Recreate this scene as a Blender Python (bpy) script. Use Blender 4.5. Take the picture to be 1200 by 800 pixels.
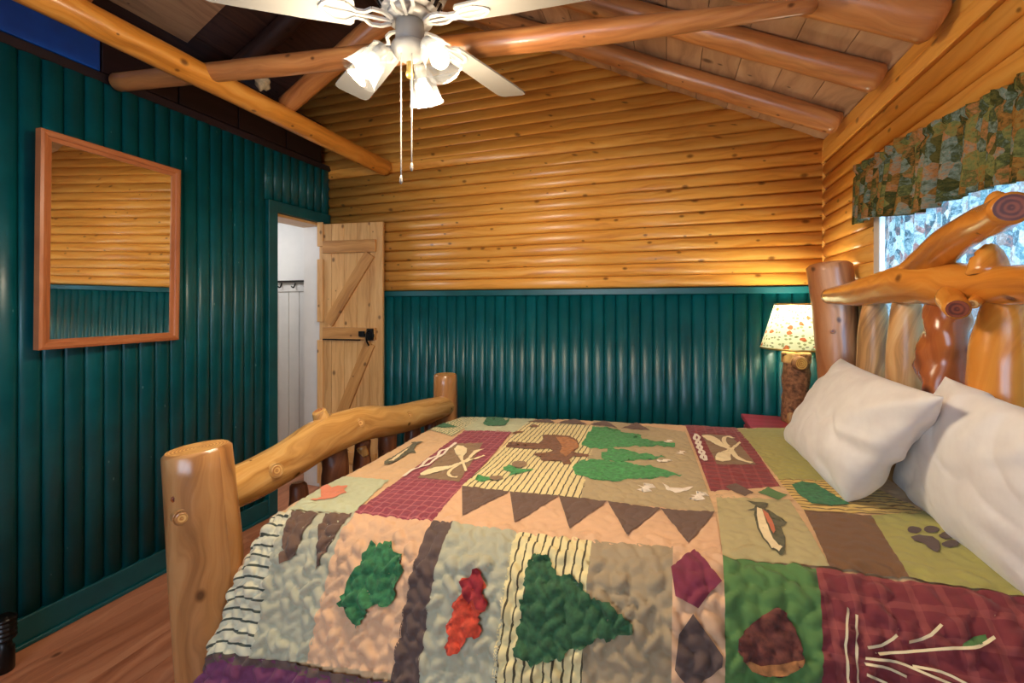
import bpy, bmesh, math, random
import numpy as np
from mathutils import Vector, Matrix, noise as mnoise

for o in list(bpy.data.objects):
    bpy.data.objects.remove(o, do_unlink=True)
SC = bpy.context.scene
COL = SC.collection
random.seed(7)

# ------------------------------------------------------------------ camera
FPX, U0, V0 = 521.0, 600.0, 358.0           # focal length and principal point in 1200x800 pixels
YAW = math.atan2(182, 521)
CH = 1.45
FX, FY = -math.sin(YAW), math.cos(YAW)
RX, RY = math.cos(YAW), math.sin(YAW)
cam = bpy.data.cameras.new('camera')
cam.sensor_width = 36.0
cam.lens = 36.0 * FPX / 1200.0
cam.shift_y = -(400.0 - V0) / 1200.0
cam.clip_start = 0.02
cam_ob = bpy.data.objects.new('camera', cam)
COL.objects.link(cam_ob)
cam_ob.location = (0, 0, CH)
cam_ob.rotation_euler = (math.pi / 2, 0, YAW)
SC.camera = cam_ob

# ------------------------------------------------------------------ light and exposure
SC.view_settings.view_transform = 'Standard'
SC.view_settings.look = 'None'
SC.view_settings.gamma = 1.0
SC.view_settings.use_curve_mapping = False
SC.view_settings.exposure = 0.5
world = bpy.data.worlds.new('world')
SC.world = world
world.use_nodes = True
wb = world.node_tree.nodes['Background']
wb.inputs['Color'].default_value = (0.40, 0.66, 1.0, 1)
wb.inputs['Strength'].default_value = 2.6

def area_light(name, loc, rot, sx, sy, power, color):
    l = bpy.data.lights.new(name, 'AREA')
    l.shape = 'RECTANGLE'; l.size = sx; l.size_y = sy; l.energy = power; l.color = color
    o = bpy.data.objects.new(name, l); COL.objects.link(o)
    o.location = loc; o.rotation_euler = rot
    l.specular_factor = 0.45
    return o

# daylight of the side window, plus fill through an unseen front window added for it
area_light('front_fill_daylight', (-0.9, -1.42, 1.6), (math.radians(90), 0, 0), 1.7, 1.2, 20, (0.78, 0.88, 1.0))
area_light('daylight_side_window', (1.02, 1.30, 1.62), (0, math.radians(90), 0), 0.66, 1.6, 26, (0.42, 0.70, 1.0))

def point_light(name, loc, power, color, r=0.03, parent=None):
    l = bpy.data.lights.new(name, 'POINT')
    l.energy = power; l.color = color; l.shadow_soft_size = r
    o = bpy.data.objects.new(name, l); COL.objects.link(o)
    o.location = loc
    if parent:
        o.parent = parent
    return o

# ------------------------------------------------------------------ pixel helpers
def pdir(u, v):
    a = (u - U0) / FPX; c = (V0 - v) / FPX
    return Vector((FX + a * RX, FY + a * RY, c))
CAMP = Vector((0, 0, CH))
def on_x(u, v, x):
    d = pdir(u, v); return CAMP + d * (x / d.x)
def on_y(u, v, y):
    d = pdir(u, v); return CAMP + d * (y / d.y)
def on_z(u, v, z):
    d = pdir(u, v); return CAMP + d * ((z - CH) / d.z)

# ------------------------------------------------------------------ object helpers
def tag(o, label=None, cat=None, group=None, kind=None):
    if label: o['label'] = label
    if cat: o['category'] = cat
    if group: o['group'] = group
    if kind: o['kind'] = kind
    return o

def empty(name, loc=(0, 0, 0), label=None, cat=None, group=None):
    o = bpy.data.objects.new(name, None); COL.objects.link(o)
    o.location = loc; o.empty_display_size = 0.1
    return tag(o, label, cat, group)

def link(name, me, parent=None, mats=None):
    """parent coordinates: mesh is in world space; keep it there"""
    o = bpy.data.objects.new(name, me); COL.objects.link(o)
    if mats is not None and not me.materials:
        for m in (mats if isinstance(mats, (list, tuple)) else [mats]):
            me.materials.append(m)
    if parent is not None:
        o.parent = parent
        q = parent; off = Vector((0, 0, 0))
        while q is not None:
            off += q.location; q = q.parent
        o.location = -off
    return o

def mesh(name, verts, faces, uvs=None, smooth=True, matidx=None):
    me = bpy.data.meshes.new(name)
    me.from_pydata([tuple(v) for v in verts], [], [tuple(f) for f in faces])
    if uvs is not None:
        lay = me.uv_layers.new(name='UVMap')
        idx = np.empty(len(me.loops), dtype=np.int32)
        me.loops.foreach_get('vertex_index', idx)
        uv = np.asarray(uvs, dtype=np.float32)[idx]
        lay.data.foreach_set('uv', uv.ravel())
    if smooth is not False:
        if smooth is True:
            me.polygons.foreach_set('use_smooth', [True] * len(me.polygons))
        else:
            me.polygons.foreach_set('use_smooth', smooth)
    if matidx is not None:
        me.polygons.foreach_set('material_index', matidx)
    me.update()
    return me

def grid_faces(nu, nv, off=0, wrap=False):
    f = []
    for i in range(nu - 1):
        for j in range(nv if wrap else nv - 1):
            j2 = (j + 1) % nv
            f.append((off + i * nv + j, off + i * nv + j2, off + (i + 1) * nv + j2, off + (i + 1) * nv + j))
    return f

def box_mesh(name, lo, hi, grain=1, bevel=0.0):
    lo = Vector(lo); hi = Vector(hi)
    bm = bmesh.new()
    bmesh.ops.create_cube(bm, size=1.0)
    for v in bm.verts:
        v.co = Vector((lo[k] + (v.co[k] + 0.5) * (hi[k] - lo[k]) for k in range(3)))
    if bevel > 0:
        bmesh.ops.bevel(bm, geom=list(bm.edges), offset=bevel, segments=1, affect='EDGES')
    return bm_to_mesh(name, bm, grain)

def bm_to_mesh(name, bm, grain=1, smooth=False):
    uvl = bm.loops.layers.uv.new('UVMap')
    o = [k for k in range(3) if k != grain]
    for f in bm.faces:
        for l in f.loops:
            c = l.vert.co
            l[uvl].uv = (c[grain], c[o[0]] + c[o[1]])
        f.smooth = smooth
    me = bpy.data.meshes.new(name)
    bm.to_mesh(me); bm.free()
    return me

def box(name, lo, hi, mat, parent=None, grain=1, bevel=0.0):
    return link(name, box_mesh(name, lo, hi, grain, bevel), parent, mat)

def multibox(name, boxes, mat, parent=None, grain=1, bevel=0.0):
    bm = bmesh.new()
    for lo, hi in boxes:
        r = bmesh.ops.create_cube(bm, size=1.0)
        for v in r['verts']:
            v.co = Vector((lo[k] + (v.co[k] + 0.5) * (hi[k] - lo[k]) for k in range(3)))
    if bevel > 0:
        bmesh.ops.bevel(bm, geom=list(bm.edges), offset=bevel, segments=1, affect='EDGES')
    return link(name, bm_to_mesh(name, bm, grain), parent, mat)

def catmull(pts, n):
    """pts: list of equal-length tuples -> n samples"""
    P = np.asarray(pts, float)
    if len(P) == 2:
        k = np.linspace(0, 1, n)[:, None]
        return P[0] * (1 - k) + P[1] * k
    Q = np.vstack([2 * P[0] - P[1], P, 2 * P[-1] - P[-2]])
    out = []
    m = len(P) - 1
    for k in np.linspace(0, m, n):
        i = min(int(k), m - 1); t = k - i
        a, b, c, d = Q[i], Q[i + 1], Q[i + 2], Q[i + 3]
        out.append(0.5 * ((2 * b) + (-a + c) * t + (2 * a - 5 * b + 4 * c - d) * t * t + (-a + 3 * b - 3 * c + d) * t ** 3))
    return np.array(out)

def tube_mesh(name, pts, radii, n=None, seg=18, lump=0.06, lscale=4.0, seed=0.0, bev=0.012, cap=(1, 1), flat=1.0):
    """a log: swept round section, tapering, slightly lumpy, chamfered sawn ends"""
    d = [tuple(p) + (r,) for p, r in zip(pts, radii)]
    L = sum((Vector(pts[i + 1]) - Vector(pts[i])).length for i in range(len(pts) - 1))
    if n is None:
        n = max(6, int(L / 0.06))
    S = catmull(d, n)
    C = S[:, :3]; R = np.maximum(S[:, 3], 0.002)
    T = np.gradient(C, axis=0)
    T /= np.linalg.norm(T, axis=1)[:, None]
    ref = np.array([0, 0, 1.0]) if abs(T[0][2]) < 0.9 else np.array([1.0, 0, 0])
    N = ref - T[0] * ref.dot(T[0]); N /= np.linalg.norm(N)
    rings = []; lens = []; acc = 0.0; frames = []
    for i in range(n):
        if i:
            acc += np.linalg.norm(C[i] - C[i - 1])
            N = N - T[i] * N.dot(T[i]); N /= np.linalg.norm(N)
        B = np.cross(T[i], N)
        frames.append((C[i], N.copy(), B, R[i], acc, T[i]))
    seq = []
    if cap[0] and bev > 0:
        c, nn, b, r, a, t = frames[0]
        seq.append((c, nn, b, r - bev, a - bev))
        frames[0] = (c + t * bev, nn, b, r, a, t)
    for fr in frames[:-1]:
        seq.append(fr[:5])
    c, nn, b, r, a, t = frames[-1]
    if cap[1] and bev > 0:
        seq.append((c - t * bev, nn, b, r, a))
        seq.append((c, nn, b, r - bev, a + bev))
    else:
        seq.append((c, nn, b, r, a))
    verts = []; uvs = []
    for (c, nn, b, r, a) in seq:
        for k in range(seg + 1):
            th = 2 * math.pi * (k % seg) / seg
            dr = nn * math.cos(th) + b * math.sin(th) * flat
            p = c + dr * r
            if lump:
                q = Vector(tuple(p * lscale + seed * 13.7))
                f = mnoise.noise(q) * lump + mnoise.noise(q * 2.3) * lump * 0.5
                p = c + dr * r * (1 + f)
            verts.append(p); uvs.append((a, k / seg * 2 * math.pi * r))
    m = len(seq)
    faces = []; sm = []; mi = []
    W = seg + 1
    for i in range(m - 1):
        for k in range(seg):
            faces.append((i * W + k, i * W + k + 1, (i + 1) * W + k + 1, (i + 1) * W + k)); sm.append(True); mi.append(0)
    for e, ring in ((0, 0), (1, m - 1)):
        if cap[e]:
            c = seq[ring][0]; r = seq[ring][3]
            base = len(verts)
            verts.append(c); uvs.append((0.0, 0.0))
            for k in range(seg):
                th = 2 * math.pi * k / seg
                verts.append(verts[ring * W + k]); uvs.append((r * math.cos(th), r * math.sin(th)))
            for k in range(seg):
                f = (base, base + 1 + k, base + 1 + (k + 1) % seg)
                faces.append(f if e else f[::-1]); sm.append(False); mi.append(1)
    me = mesh(name, verts, faces, uvs, sm, mi)
    bm = bmesh.new(); bm.from_mesh(me)
    bmesh.ops.recalc_face_normals(bm, faces=bm.faces)
    bm.to_mesh(me); bm.free()
    return me

def log(name, pts, radii, mats, parent=None, **kw):
    return link(name, tube_mesh(name, pts, radii, **kw), parent, mats)

def lathe_mesh(name, prof, seg=24, center=(0, 0, 0), axis=None, caps=True):
    """prof: (radius, height) list; optional axis matrix"""
    verts = []; uvs = []
    M = axis or Matrix.Identity(3)
    c = Vector(center)
    acc = 0
    for i, (r, h) in enumerate(prof):
        if i: acc += math.hypot(r - prof[i - 1][0], h - prof[i - 1][1])
        for k in range(seg + 1):
            th = 2 * math.pi * (k % seg) / seg
            verts.append(c + M @ Vector((r * math.cos(th), r * math.sin(th), h)))
            uvs.append((k / seg, acc))
    W = seg + 1
    faces = []
    for i in range(len(prof) - 1):
        for k in range(seg):
            faces.append((i * W + k, i * W + k + 1, (i + 1) * W + k + 1, (i + 1) * W + k))
    sm = [True] * len(faces)
    if caps:
        faces.append(tuple(range(seg))[::-1]); sm.append(False)
        faces.append(tuple((len(prof) - 1) * W + k for k in range(seg))); sm.append(False)
    return mesh(name, verts, faces, uvs, sm)

def axis_to(d):
    d = Vector(d).normalized()
    return d.to_track_quat('Z', 'Y').to_matrix()

# ------------------------------------------------------------------ materials
def srgb(r, g, b):
    f = lambda c: (c / 255 / 12.92) if c / 255 <= 0.04045 else ((c / 255 + 0.055) / 1.055) ** 2.4
    return (f(r), f(g), f(b), 1.0)

class NT:
    def __init__(self, name):
        self.m = bpy.data.materials.new(name); self.m.use_nodes = True
        self.t = self.m.node_tree; self.n = self.t.nodes; self.l = self.t.links
        self.n.clear()
        self.out = self.n.new('ShaderNodeOutputMaterial')
    def new(self, kind, **ins):
        n = self.n.new(kind)
        for k, v in ins.items():
            self.set(n, k, v)
        return n
    def set(self, n, k, v):
        s = n.inputs[int(k[1:])] if (k[0] == 'i' and k[1:].isdigit()) else n.inputs[k.replace('_', ' ')]
        if isinstance(v, bpy.types.NodeSocket): self.l.new(v, s)
        else: s.default_value = v
    def math(self, op, a, b=0.0, c=0.0, clamp=False):
        n = self.n.new('ShaderNodeMath'); n.operation = op; n.use_clamp = clamp
        self.set(n, 'i0', a); self.set(n, 'i1', b); self.set(n, 'i2', c)
        return n.outputs[0]
    def vmath(self, op, a, b):
        n = self.n.new('ShaderNodeVectorMath'); n.operation = op
        self.set(n, 'i0', a); self.set(n, 'i1', b)
        return n.outputs[0]
    def mix(self, fac, a, b, mode='MIX'):
        n = self.n.new('ShaderNodeMix'); n.data_type = 'RGBA'; n.blend_type = mode
        self.set(n, 'i0', fac); self.set(n, 'i6', a); self.set(n, 'i7', b)
        return n.outputs[2]
    def ramp(self, fac, stops, interp='LINEAR'):
        n = self.n.new('ShaderNodeValToRGB'); n.color_ramp.interpolation = interp
        e = n.color_ramp.elements
        while len(e) < len(stops): e.new(0.5)
        for el, (p, c) in zip(e, stops):
            el.position = p
            el.color = c if len(c) == 4 else (*c, 1)
        self.l.new(fac, n.inputs[0])
        return n.outputs[0]
    def noise(self, vec, scale, detail=3.0, rough=0.55, dist=0.0):
        n = self.n.new('ShaderNodeTexNoise')
        self.l.new(vec, n.inputs['Vector'])
        n.inputs['Scale'].default_value = scale; n.inputs['Detail'].default_value = detail
        n.inputs['Roughness'].default_value = rough; n.inputs['Distortion'].default_value = dist
        return n.outputs['Fac'], n.outputs['Color']
    def voronoi(self, vec, scale, feature='F1', dim='2D'):
        n = self.n.new('ShaderNodeTexVoronoi'); n.voronoi_dimensions = dim; n.feature = feature
        self.l.new(vec, n.inputs['Vector']); n.inputs['Scale'].default_value = scale
        return n
    def uv(self):
        return self.n.new('ShaderNodeTexCoord').outputs['UV']
    def obj(self):
        return self.n.new('ShaderNodeTexCoord').outputs['Object']
    def rnd(self):
        return self.n.new('ShaderNodeObjectInfo').outputs['Random']
    def bump(self, h, strength=0.3, dist=0.01):
        n = self.n.new('ShaderNodeBump')
        n.inputs['Strength'].default_value = strength; n.inputs['Distance'].default_value = dist
        self.l.new(h, n.inputs['Height'])
        return n.outputs[0]
    def bsdf(self, color, rough=0.5, normal=None, **ins):
        b = self.n.new('ShaderNodeBsdfPrincipled')
        self.set(b, 'Base_Color', color); self.set(b, 'Roughness', rough)
        if normal is not None: self.l.new(normal, b.inputs['Normal'])
        for k, v in ins.items(): self.set(b, k, v)
        return b.outputs[0]
    def done(self, shader):
        self.l.new(shader, self.out.inputs['Surface']); return self.m

def wood(name, light, mid, dark, rough=0.35, knots=1.0, grain=1.0, var=0.25, coat=0.0, bump=0.25, blotch=0.35):
    """UV in metres: U runs along the grain"""
    t = NT(name)
    uv = t.uv(); r = t.rnd()
    off = t.n.new('ShaderNodeCombineXYZ')
    t.l.new(t.math('MULTIPLY', r, 37.0), off.inputs[0]); t.l.new(t.math('MULTIPLY', r, 11.0), off.inputs[1])
    p = t.vmath('ADD', uv, off.outputs[0])
    ps = t.vmath('MULTIPLY', p, (2.2 * grain, 34.0 * grain, 1.0))
    w, wc = t.noise(t.vmath('MULTIPLY', p, (3, 6, 1)), 1.0, 2.0)
    ps2 = t.vmath('ADD', ps, t.vmath('MULTIPLY', wc, (0.6, 3.0, 0)))
    g, _ = t.noise(ps2, 1.0, 5.0, 0.6)
    col = t.ramp(g, [(0.28, dark), (0.5, mid), (0.72, light)])
    bl, _ = t.noise(t.vmath('MULTIPLY', p, (1.6, 3.5, 1)), 1.0, 2.0)
    col = t.mix(t.math('MULTIPLY', t.math('SUBTRACT', bl, 0.42, clamp=True), blotch * 4.0, clamp=True), col, t.mix(1.0, col, dark, 'MULTIPLY') if False else mid)
    hv = t.math('MULTIPLY_ADD', r, var, 1.0 - var / 2)
    hsv = t.n.new('ShaderNodeHueSaturation')
    t.l.new(col, hsv.inputs['Color']); t.l.new(hv, hsv.inputs['Value'])
    col = hsv.outputs[0]
    h = g
    if knots > 0:
        vo = t.voronoi(t.vmath('MULTIPLY', p, (8.0, 11.0, 1)), 1.0)
        sel = t.n.new('ShaderNodeSeparateColor'); t.l.new(vo.outputs['Color'], sel.inputs[0])
        pick = t.math('GREATER_THAN', sel.outputs[0], 1.0 - 0.30 * knots)
        size = t.math('MULTIPLY_ADD', sel.outputs[1], 0.16, 0.05)
        k = t.math('SUBTRACT', 1.0, t.math('DIVIDE', vo.outputs['Distance'], size), clamp=True)
        k = t.math('MULTIPLY', t.math('MULTIPLY', k, 1.6, clamp=True), pick)
        dk = tuple(c * 0.38 for c in dark[:3]) + (1,)
        col = t.mix(t.math('MULTIPLY', k, 0.9), col, dk)
    nrm = t.bump(h, bump, 0.004)
    return t.done(t.bsdf(col, rough, nrm, Coat_Weight=coat, Coat_Roughness=0.2))

def endgrain(name, light, dark, rough=0.5):
    t = NT(name)
    uv = t.uv()
    ln = t.n.new('ShaderNodeVectorMath'); ln.operation = 'LENGTH'; t.l.new(uv, ln.inputs[0])
    nz, _ = t.noise(uv, 25.0, 3.0)
    ring = t.math('SINE', t.math('ADD', t.math('MULTIPLY', ln.outputs['Value'], 700.0), t.math('MULTIPLY', nz, 5.0)))
    f = t.math('ADD', t.math('MULTIPLY', ring, 0.22), nz)
    col = t.ramp(f, [(0.3, dark), (0.7, light)])
    return t.done(t.bsdf(col, rough))

def plain(name, col, rough=0.5, metallic=0.0, nscale=0.0, namt=0.15, bump=0.0):
    t = NT(name)
    c = col; nrm = None
    if nscale:
        n, _ = t.noise(t.obj(), nscale, 4.0)
        lo = tuple(x * (1 - namt) for x in col[:3]) + (1,)
        hi = tuple(min(1, x * (1 + namt)) for x in col[:3]) + (1,)
        c = t.ramp(n, [(0.3, lo), (0.7, hi)])
        if bump: nrm = t.bump(n, bump, 0.004)
    return t.done(t.bsdf(c, rough, nrm, Metallic=metallic))

M = {}
M['pine_log'] = wood('pine_log_siding', srgb(246, 188, 98), srgb(236, 166, 72), srgb(202, 126, 46), 0.36, 0.8, 0.8, 0.14, 0.12, 0.12)
M['rafter'] = wood('rafter_log', srgb(208, 148, 88), srgb(182, 118, 66), srgb(136, 82, 44), 0.33, 0.9, 0.8, 0.12, 0.25, 0.2)
M['honey'] = wood('honey_log', srgb(232, 170, 84), srgb(210, 138, 52), srgb(156, 92, 30), 0.30, 0.8, 0.6, 0.08, 0.3, 0.2)
M['foot_log'] = wood('footboard_log', srgb(232, 194, 130), srgb(210, 162, 94), srgb(150, 102, 52), 0.26, 0.55, 0.55, 0.08, 0.4, 0.15)
M['post_log'] = wood('post_log', srgb(196, 146, 92), srgb(172, 120, 70), srgb(124, 80, 44), 0.28, 0.4, 0.5, 0.08, 0.35, 0.15)
M['head_log'] = wood('headboard_log', srgb(226, 158, 70), srgb(208, 130, 46), srgb(160, 88, 30), 0.25, 0.5, 0.5, 0.06, 0.4, 0.15)
M['red_log'] = wood('red_brown_log', srgb(206, 142, 92), srgb(180, 112, 66), srgb(122, 68, 40), 0.4, 0.6, 0.7, 0.08, 0.2, 0.4)
M['spindle_pale'] = wood('weathered_spindle', srgb(226, 186, 130), srgb(200, 146, 88), srgb(92, 62, 40), 0.4, 0.9, 0.8, 0.1, 0.2, 0.5)
M['spindle_dark'] = wood('burl_spindle', srgb(206, 132, 66), srgb(166, 88, 42), srgb(84, 40, 24), 0.25, 1.0, 0.5, 0.1, 0.4, 0.6)
M['spindle_foot'] = wood('foot_spindle', srgb(150, 96, 60), srgb(116, 70, 44), srgb(66, 38, 26), 0.4, 0.8, 0.6, 0.15, 0.2, 0.5)
M['end_light'] = endgrain('end_grain_light', srgb(222, 176, 104), srgb(176, 118, 60))
M['end_red'] = endgrain('end_grain_red', srgb(150, 74, 42), srgb(96, 42, 28), 0.35)
M['end_mid'] = endgrain('end_grain_mid', srgb(190, 128, 72), srgb(140, 86, 46))
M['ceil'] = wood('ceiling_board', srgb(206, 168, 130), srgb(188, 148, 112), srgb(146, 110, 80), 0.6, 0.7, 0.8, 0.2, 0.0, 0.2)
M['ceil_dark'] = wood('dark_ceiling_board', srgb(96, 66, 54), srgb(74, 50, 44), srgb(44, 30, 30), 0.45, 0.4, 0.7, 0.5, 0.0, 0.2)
M['loft_dark'] = wood('dark_loft_panel', srgb(48, 34, 40), srgb(36, 26, 32), srgb(22, 16, 22), 0.4, 0.0, 0.6, 0.3, 0.0, 0.1)
M['floor'] = wood('laminate_floor', srgb(218, 156, 118), srgb(196, 128, 92), srgb(148, 88, 60), 0.33, 0.25, 0.45, 0.2, 0.0, 0.08)
M['door_pine'] = wood('door_pine', srgb(236, 194, 134), srgb(220, 172, 110), srgb(186, 134, 78), 0.45, 0.8, 0.8, 0.14, 0.1, 0.15)
M['door_batten'] = wood('door_batten', srgb(218, 166, 102), srgb(200, 146, 84), srgb(160, 108, 58), 0.45, 0.8, 0.8, 0.1, 0.1, 0.15)
M['frame_wood'] = wood('mirror_frame_wood', srgb(206, 136, 88), srgb(188, 114, 70), srgb(150, 84, 48), 0.35, 0.0, 0.8, 0.05, 0.2, 0.1)
M['bark'] = plain('lamp_bark', srgb(138, 92, 62), 0.8, 0, 60, 0.6, 1.0)
M['white_wall'] = plain('bath_white', srgb(222, 218, 212), 0.6, 0, 6, 0.04)
M['white_trim'] = plain('white_trim', srgb(214, 210, 204), 0.5, 0, 8, 0.04)
M['fan_white'] = plain('fan_white', srgb(150, 147, 141), 0.35)
M['fan_metal'] = plain('fan_pewter', srgb(196, 192, 186), 0.3, 0.25)
M['black'] = plain('black_iron', srgb(22, 20, 20), 0.3, 0.4)
M['gap'] = plain('dark_gap', srgb(30, 20, 16), 0.8)
M['navy'] = plain('blue_painted_board', srgb(18, 84, 178), 0.35, 0, 5, 0.25)
M['maroon'] = wood('maroon_paint', srgb(190, 74, 96), srgb(176, 60, 82), srgb(146, 42, 62), 0.35, 0.0, 0.6, 0.02, 0.1, 0.1)
M['brass'] = plain('brass', srgb(220, 190, 110), 0.3, 0.8)
M['rag'] = plain('pale_fibre', srgb(206, 190, 160), 0.9, 0, 40, 0.3, 0.5)

def teal_paint(name, col):
    t = NT(name)
    r = t.rnd()
    n, _ = t.noise(t.obj(), 7.0, 4.0)
    c = t.ramp(n, [(0.3, tuple(x * 0.8 for x in col[:3]) + (1,)), (0.7, tuple(x * 1.15 for x in col[:3]) + (1,))])
    sc = t.voronoi(t.vmath('MULTIPLY', t.obj(), (1, 1, 0.45)), 17.0, 'F1', '3D')
    s2 = t.n.new('ShaderNodeSeparateColor'); t.l.new(sc.outputs['Color'], s2.inputs[0])
    chip = t.math('MULTIPLY', t.math('LESS_THAN', sc.outputs['Distance'], 0.055), t.math('GREATER_THAN', s2.outputs[0], 0.86))
    c = t.mix(t.math('MULTIPLY', chip, 0.6), c, srgb(120, 160, 160))
    hsv = t.n.new('ShaderNodeHueSaturation'); t.l.new(c, hsv.inputs['Color'])
    t.l.new(t.math('MULTIPLY_ADD', r, 0.25, 0.88), hsv.inputs['Value'])
    n2, _ = t.noise(t.obj(), 60.0, 3.0)
    return t.done(t.bsdf(hsv.outputs[0], t.math('MULTIPLY_ADD', n, 0.2, 0.25), t.bump(n2, 0.12, 0.003)))
M['teal'] = teal_paint('teal_paint', srgb(3, 84, 90))

# ------------------------------------------------------------------ room dimensions
XL, XR, YB, YF = -2.60, 0.836, 2.935, -1.35
RIDGE = -1.80
XLL = -4.40                                    # the building goes on past the partition, over the bathroom
ZRAIL = 1.56
ZLT = 2.535                                     # top of the teal left wall
def zr(x): return 2.375 + 0.5 * (XR - x)        # underside of the right slope boards
ZRIDGE = zr(RIDGE)
def zl(x): return ZRIDGE - 0.5 * (RIDGE - x)    # underside of the left slope boards
def zroof(x):
    return zr(x) if x >= RIDGE else zl(x)
WT = 0.14

# ------------------------------------------------------------------ floor
floor = box('floor', (-4.4, YF - WT, -0.10), (XR + WT, 3.5, -0.012), M['gap'])
tag(floor, 'red-brown laminate plank floor running under the bed', kind='structure')
fw = 0.165
k = 0
x = XL
rr = random.Random(3)
while x < XR - 0.01:
    x1 = min(x + fw, XR)
    y = YF - rr.random() * 1.0
    while y < YB:
        y1 = y + 1.22
        a, b = max(y, YF), min(y1, YB)
        if b - a > 0.03:
            box('plank', (x + 0.0012, a + 0.001, -0.012), (x1 - 0.0012, b - 0.001, 0.0), M['floor'], floor, 1)
        y = y1
    x = x1
box('plank', (-4.3, 1.9, -0.012), (XL, 3.4, -0.001), M['floor'], floor, 1)

# ------------------------------------------------------------------ half-round siding
def siding_mesh(name, p0, p1, across, out, width, depth, nseg=9, e0=None, e1=None, sq=0.92):
    """half-round board from p0 to p1 (centre line on the wall); 'across' and 'out' unit vectors"""
    p0 = Vector(p0); p1 = Vector(p1); ac = Vector(across); ou = Vector(out)
    verts = []; uvs = []
    L = (p1 - p0).length
    for e, (p, fn) in enumerate(((p0, e0), (p1, e1))):
        for k in range(nseg):
            s = -1 + 2 * k / (nseg - 1)
            h = depth * math.sqrt(max(0.0, 1 - sq * s * s)) - depth * math.sqrt(1 - sq) * 0.9
            q = p + ac * (s * (width / 2 - 0.0008)) + ou * h
            if fn: q = fn(q)
            verts.append(q); uvs.append((e * L, s * width * 0.6))
    faces = []
    for k in range(nseg - 1):
        faces.append((k, k + 1, nseg + k + 1, nseg + k))
    # edge walls back into the groove and the two ends
    b = len(verts)
    for e in (0, 1):
        for k in (0, nseg - 1):
            verts.append(verts[e * nseg + k] - ou * 0.02); uvs.append(uvs[e * nseg + k])
    faces += [(0, nseg, b + 2, b), (nseg - 1, b + 1, b + 3, 2 * nseg - 1)]
    faces.append(tuple(range(nseg)) + (b + 1, b))
    faces.append(tuple(range(nseg, 2 * nseg)) + (b + 3, b + 2))
    sm = [True] * (nseg - 1) + [False] * 4
    me = mesh(name, verts, faces, uvs, sm)
    bm = bmesh.new(); bm.from_mesh(me); bmesh.ops.recalc_face_normals(bm, faces=bm.faces)
    c = sum((f.normal * f.calc_area() for f in bm.faces if f.smooth), Vector())
    if c.dot(ou) < 0:
        bmesh.ops.reverse_faces(bm, faces=bm.faces)
    bm.to_mesh(me); bm.free()
    return me

LOGP = 0.0760
TEALP = 0.0762
SB = 0.012          # siding foot stands this far proud of the backing

# ------------------------------------------------------------------ back wall
def gable_mesh(name, y0, y1, xs):
    pr = [(xs[0], 0.0)] + [(x, zroof(x) + 0.03) for x in xs] + [(xs[-1], 0.0)]
    n = len(pr)
    v = [(x, y0, z) for x, z in pr] + [(x, y1, z) for x, z in pr]
    f = [tuple(range(n)), tuple(range(n, 2 * n))[::-1]] + [(i, (i + 1) % n, n + (i + 1) % n, n + i) for i in range(n)]
    me = mesh(name, v, f, None, False)
    bm = bmesh.new(); bm.from_mesh(me); bmesh.ops.recalc_face_normals(bm, faces=bm.faces); bm.to_mesh(me); bm.free()
    return me
GX = [XL, RIDGE, XR]
wall_back = link('wall_back', gable_mesh('wall_back', YB + SB, YB + WT, GX), None, M['gap'])
tag(wall_back, 'back wall of orange half-log siding above teal plank wainscot', kind='structure')
v = [(XLL, 2.50), (XL, 2.50), (XL, zl(XL) + 0.03), (XLL, zl(XLL) + 0.03)]
me = mesh('gable_backing', [(a, YB + SB, b) for a, b in v] + [(a, YB + WT, b) for a, b in v], [(0, 1, 2, 3), (7, 6, 5, 4), (0, 4, 5, 1), (1, 5, 6, 2), (2, 6, 7, 3), (3, 7, 4, 0)], None, False)
link('gable_backing', me, wall_back, M['gap'])
z = ZRAIL + 0.004 + LOGP / 2
while z < ZRIDGE - 0.03:
    def xlim(zz, side):
        if side > 0:
            return min(XR, XR - (zz - zr(XR)) / 0.5 ) if zz > zr(XR) else XR
        if zz <= 2.50: return XL
        return max(XLL, RIDGE - (ZRIDGE - zz) / 0.5)
    f0 = lambda q: Vector((xlim(q.z - 0.02, -1), q.y, q.z))
    f1 = lambda q: Vector((xlim(q.z - 0.02, 1), q.y, q.z))
    a, b = xlim(z, -1), xlim(z, 1)
    if b - a > 0.1:
        link('log', siding_mesh('wall_log', (a, YB, z), (b, YB, z), (0, 0, 1), (0, -1, 0), LOGP, 0.022, 10, f0, f1), wall_back, M['pine_log'])
    z += LOGP
x = XL + TEALP / 2
while x < XR - 0.02:
    link('plank', siding_mesh('wainscot_plank', (x, YB, 0.10), (x, YB, ZRAIL - 0.035), (1, 0, 0), (0, -1, 0), TEALP, 0.017, 8), wall_back, M['teal'])
    x += TEALP
box('rail', (XL, YB - 0.022, ZRAIL - 0.04), (XR, YB + 0.01, ZRAIL), M['teal'], wall_back, 0, 0.003)
b = box('baseboard_back', (XL, YB - 0.02, 0.0), (XR, YB + 0.01, 0.11), M['teal'], None, 0, 0.003)
tag(b, 'teal baseboard along the back wall behind the bed', kind='structure')

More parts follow.
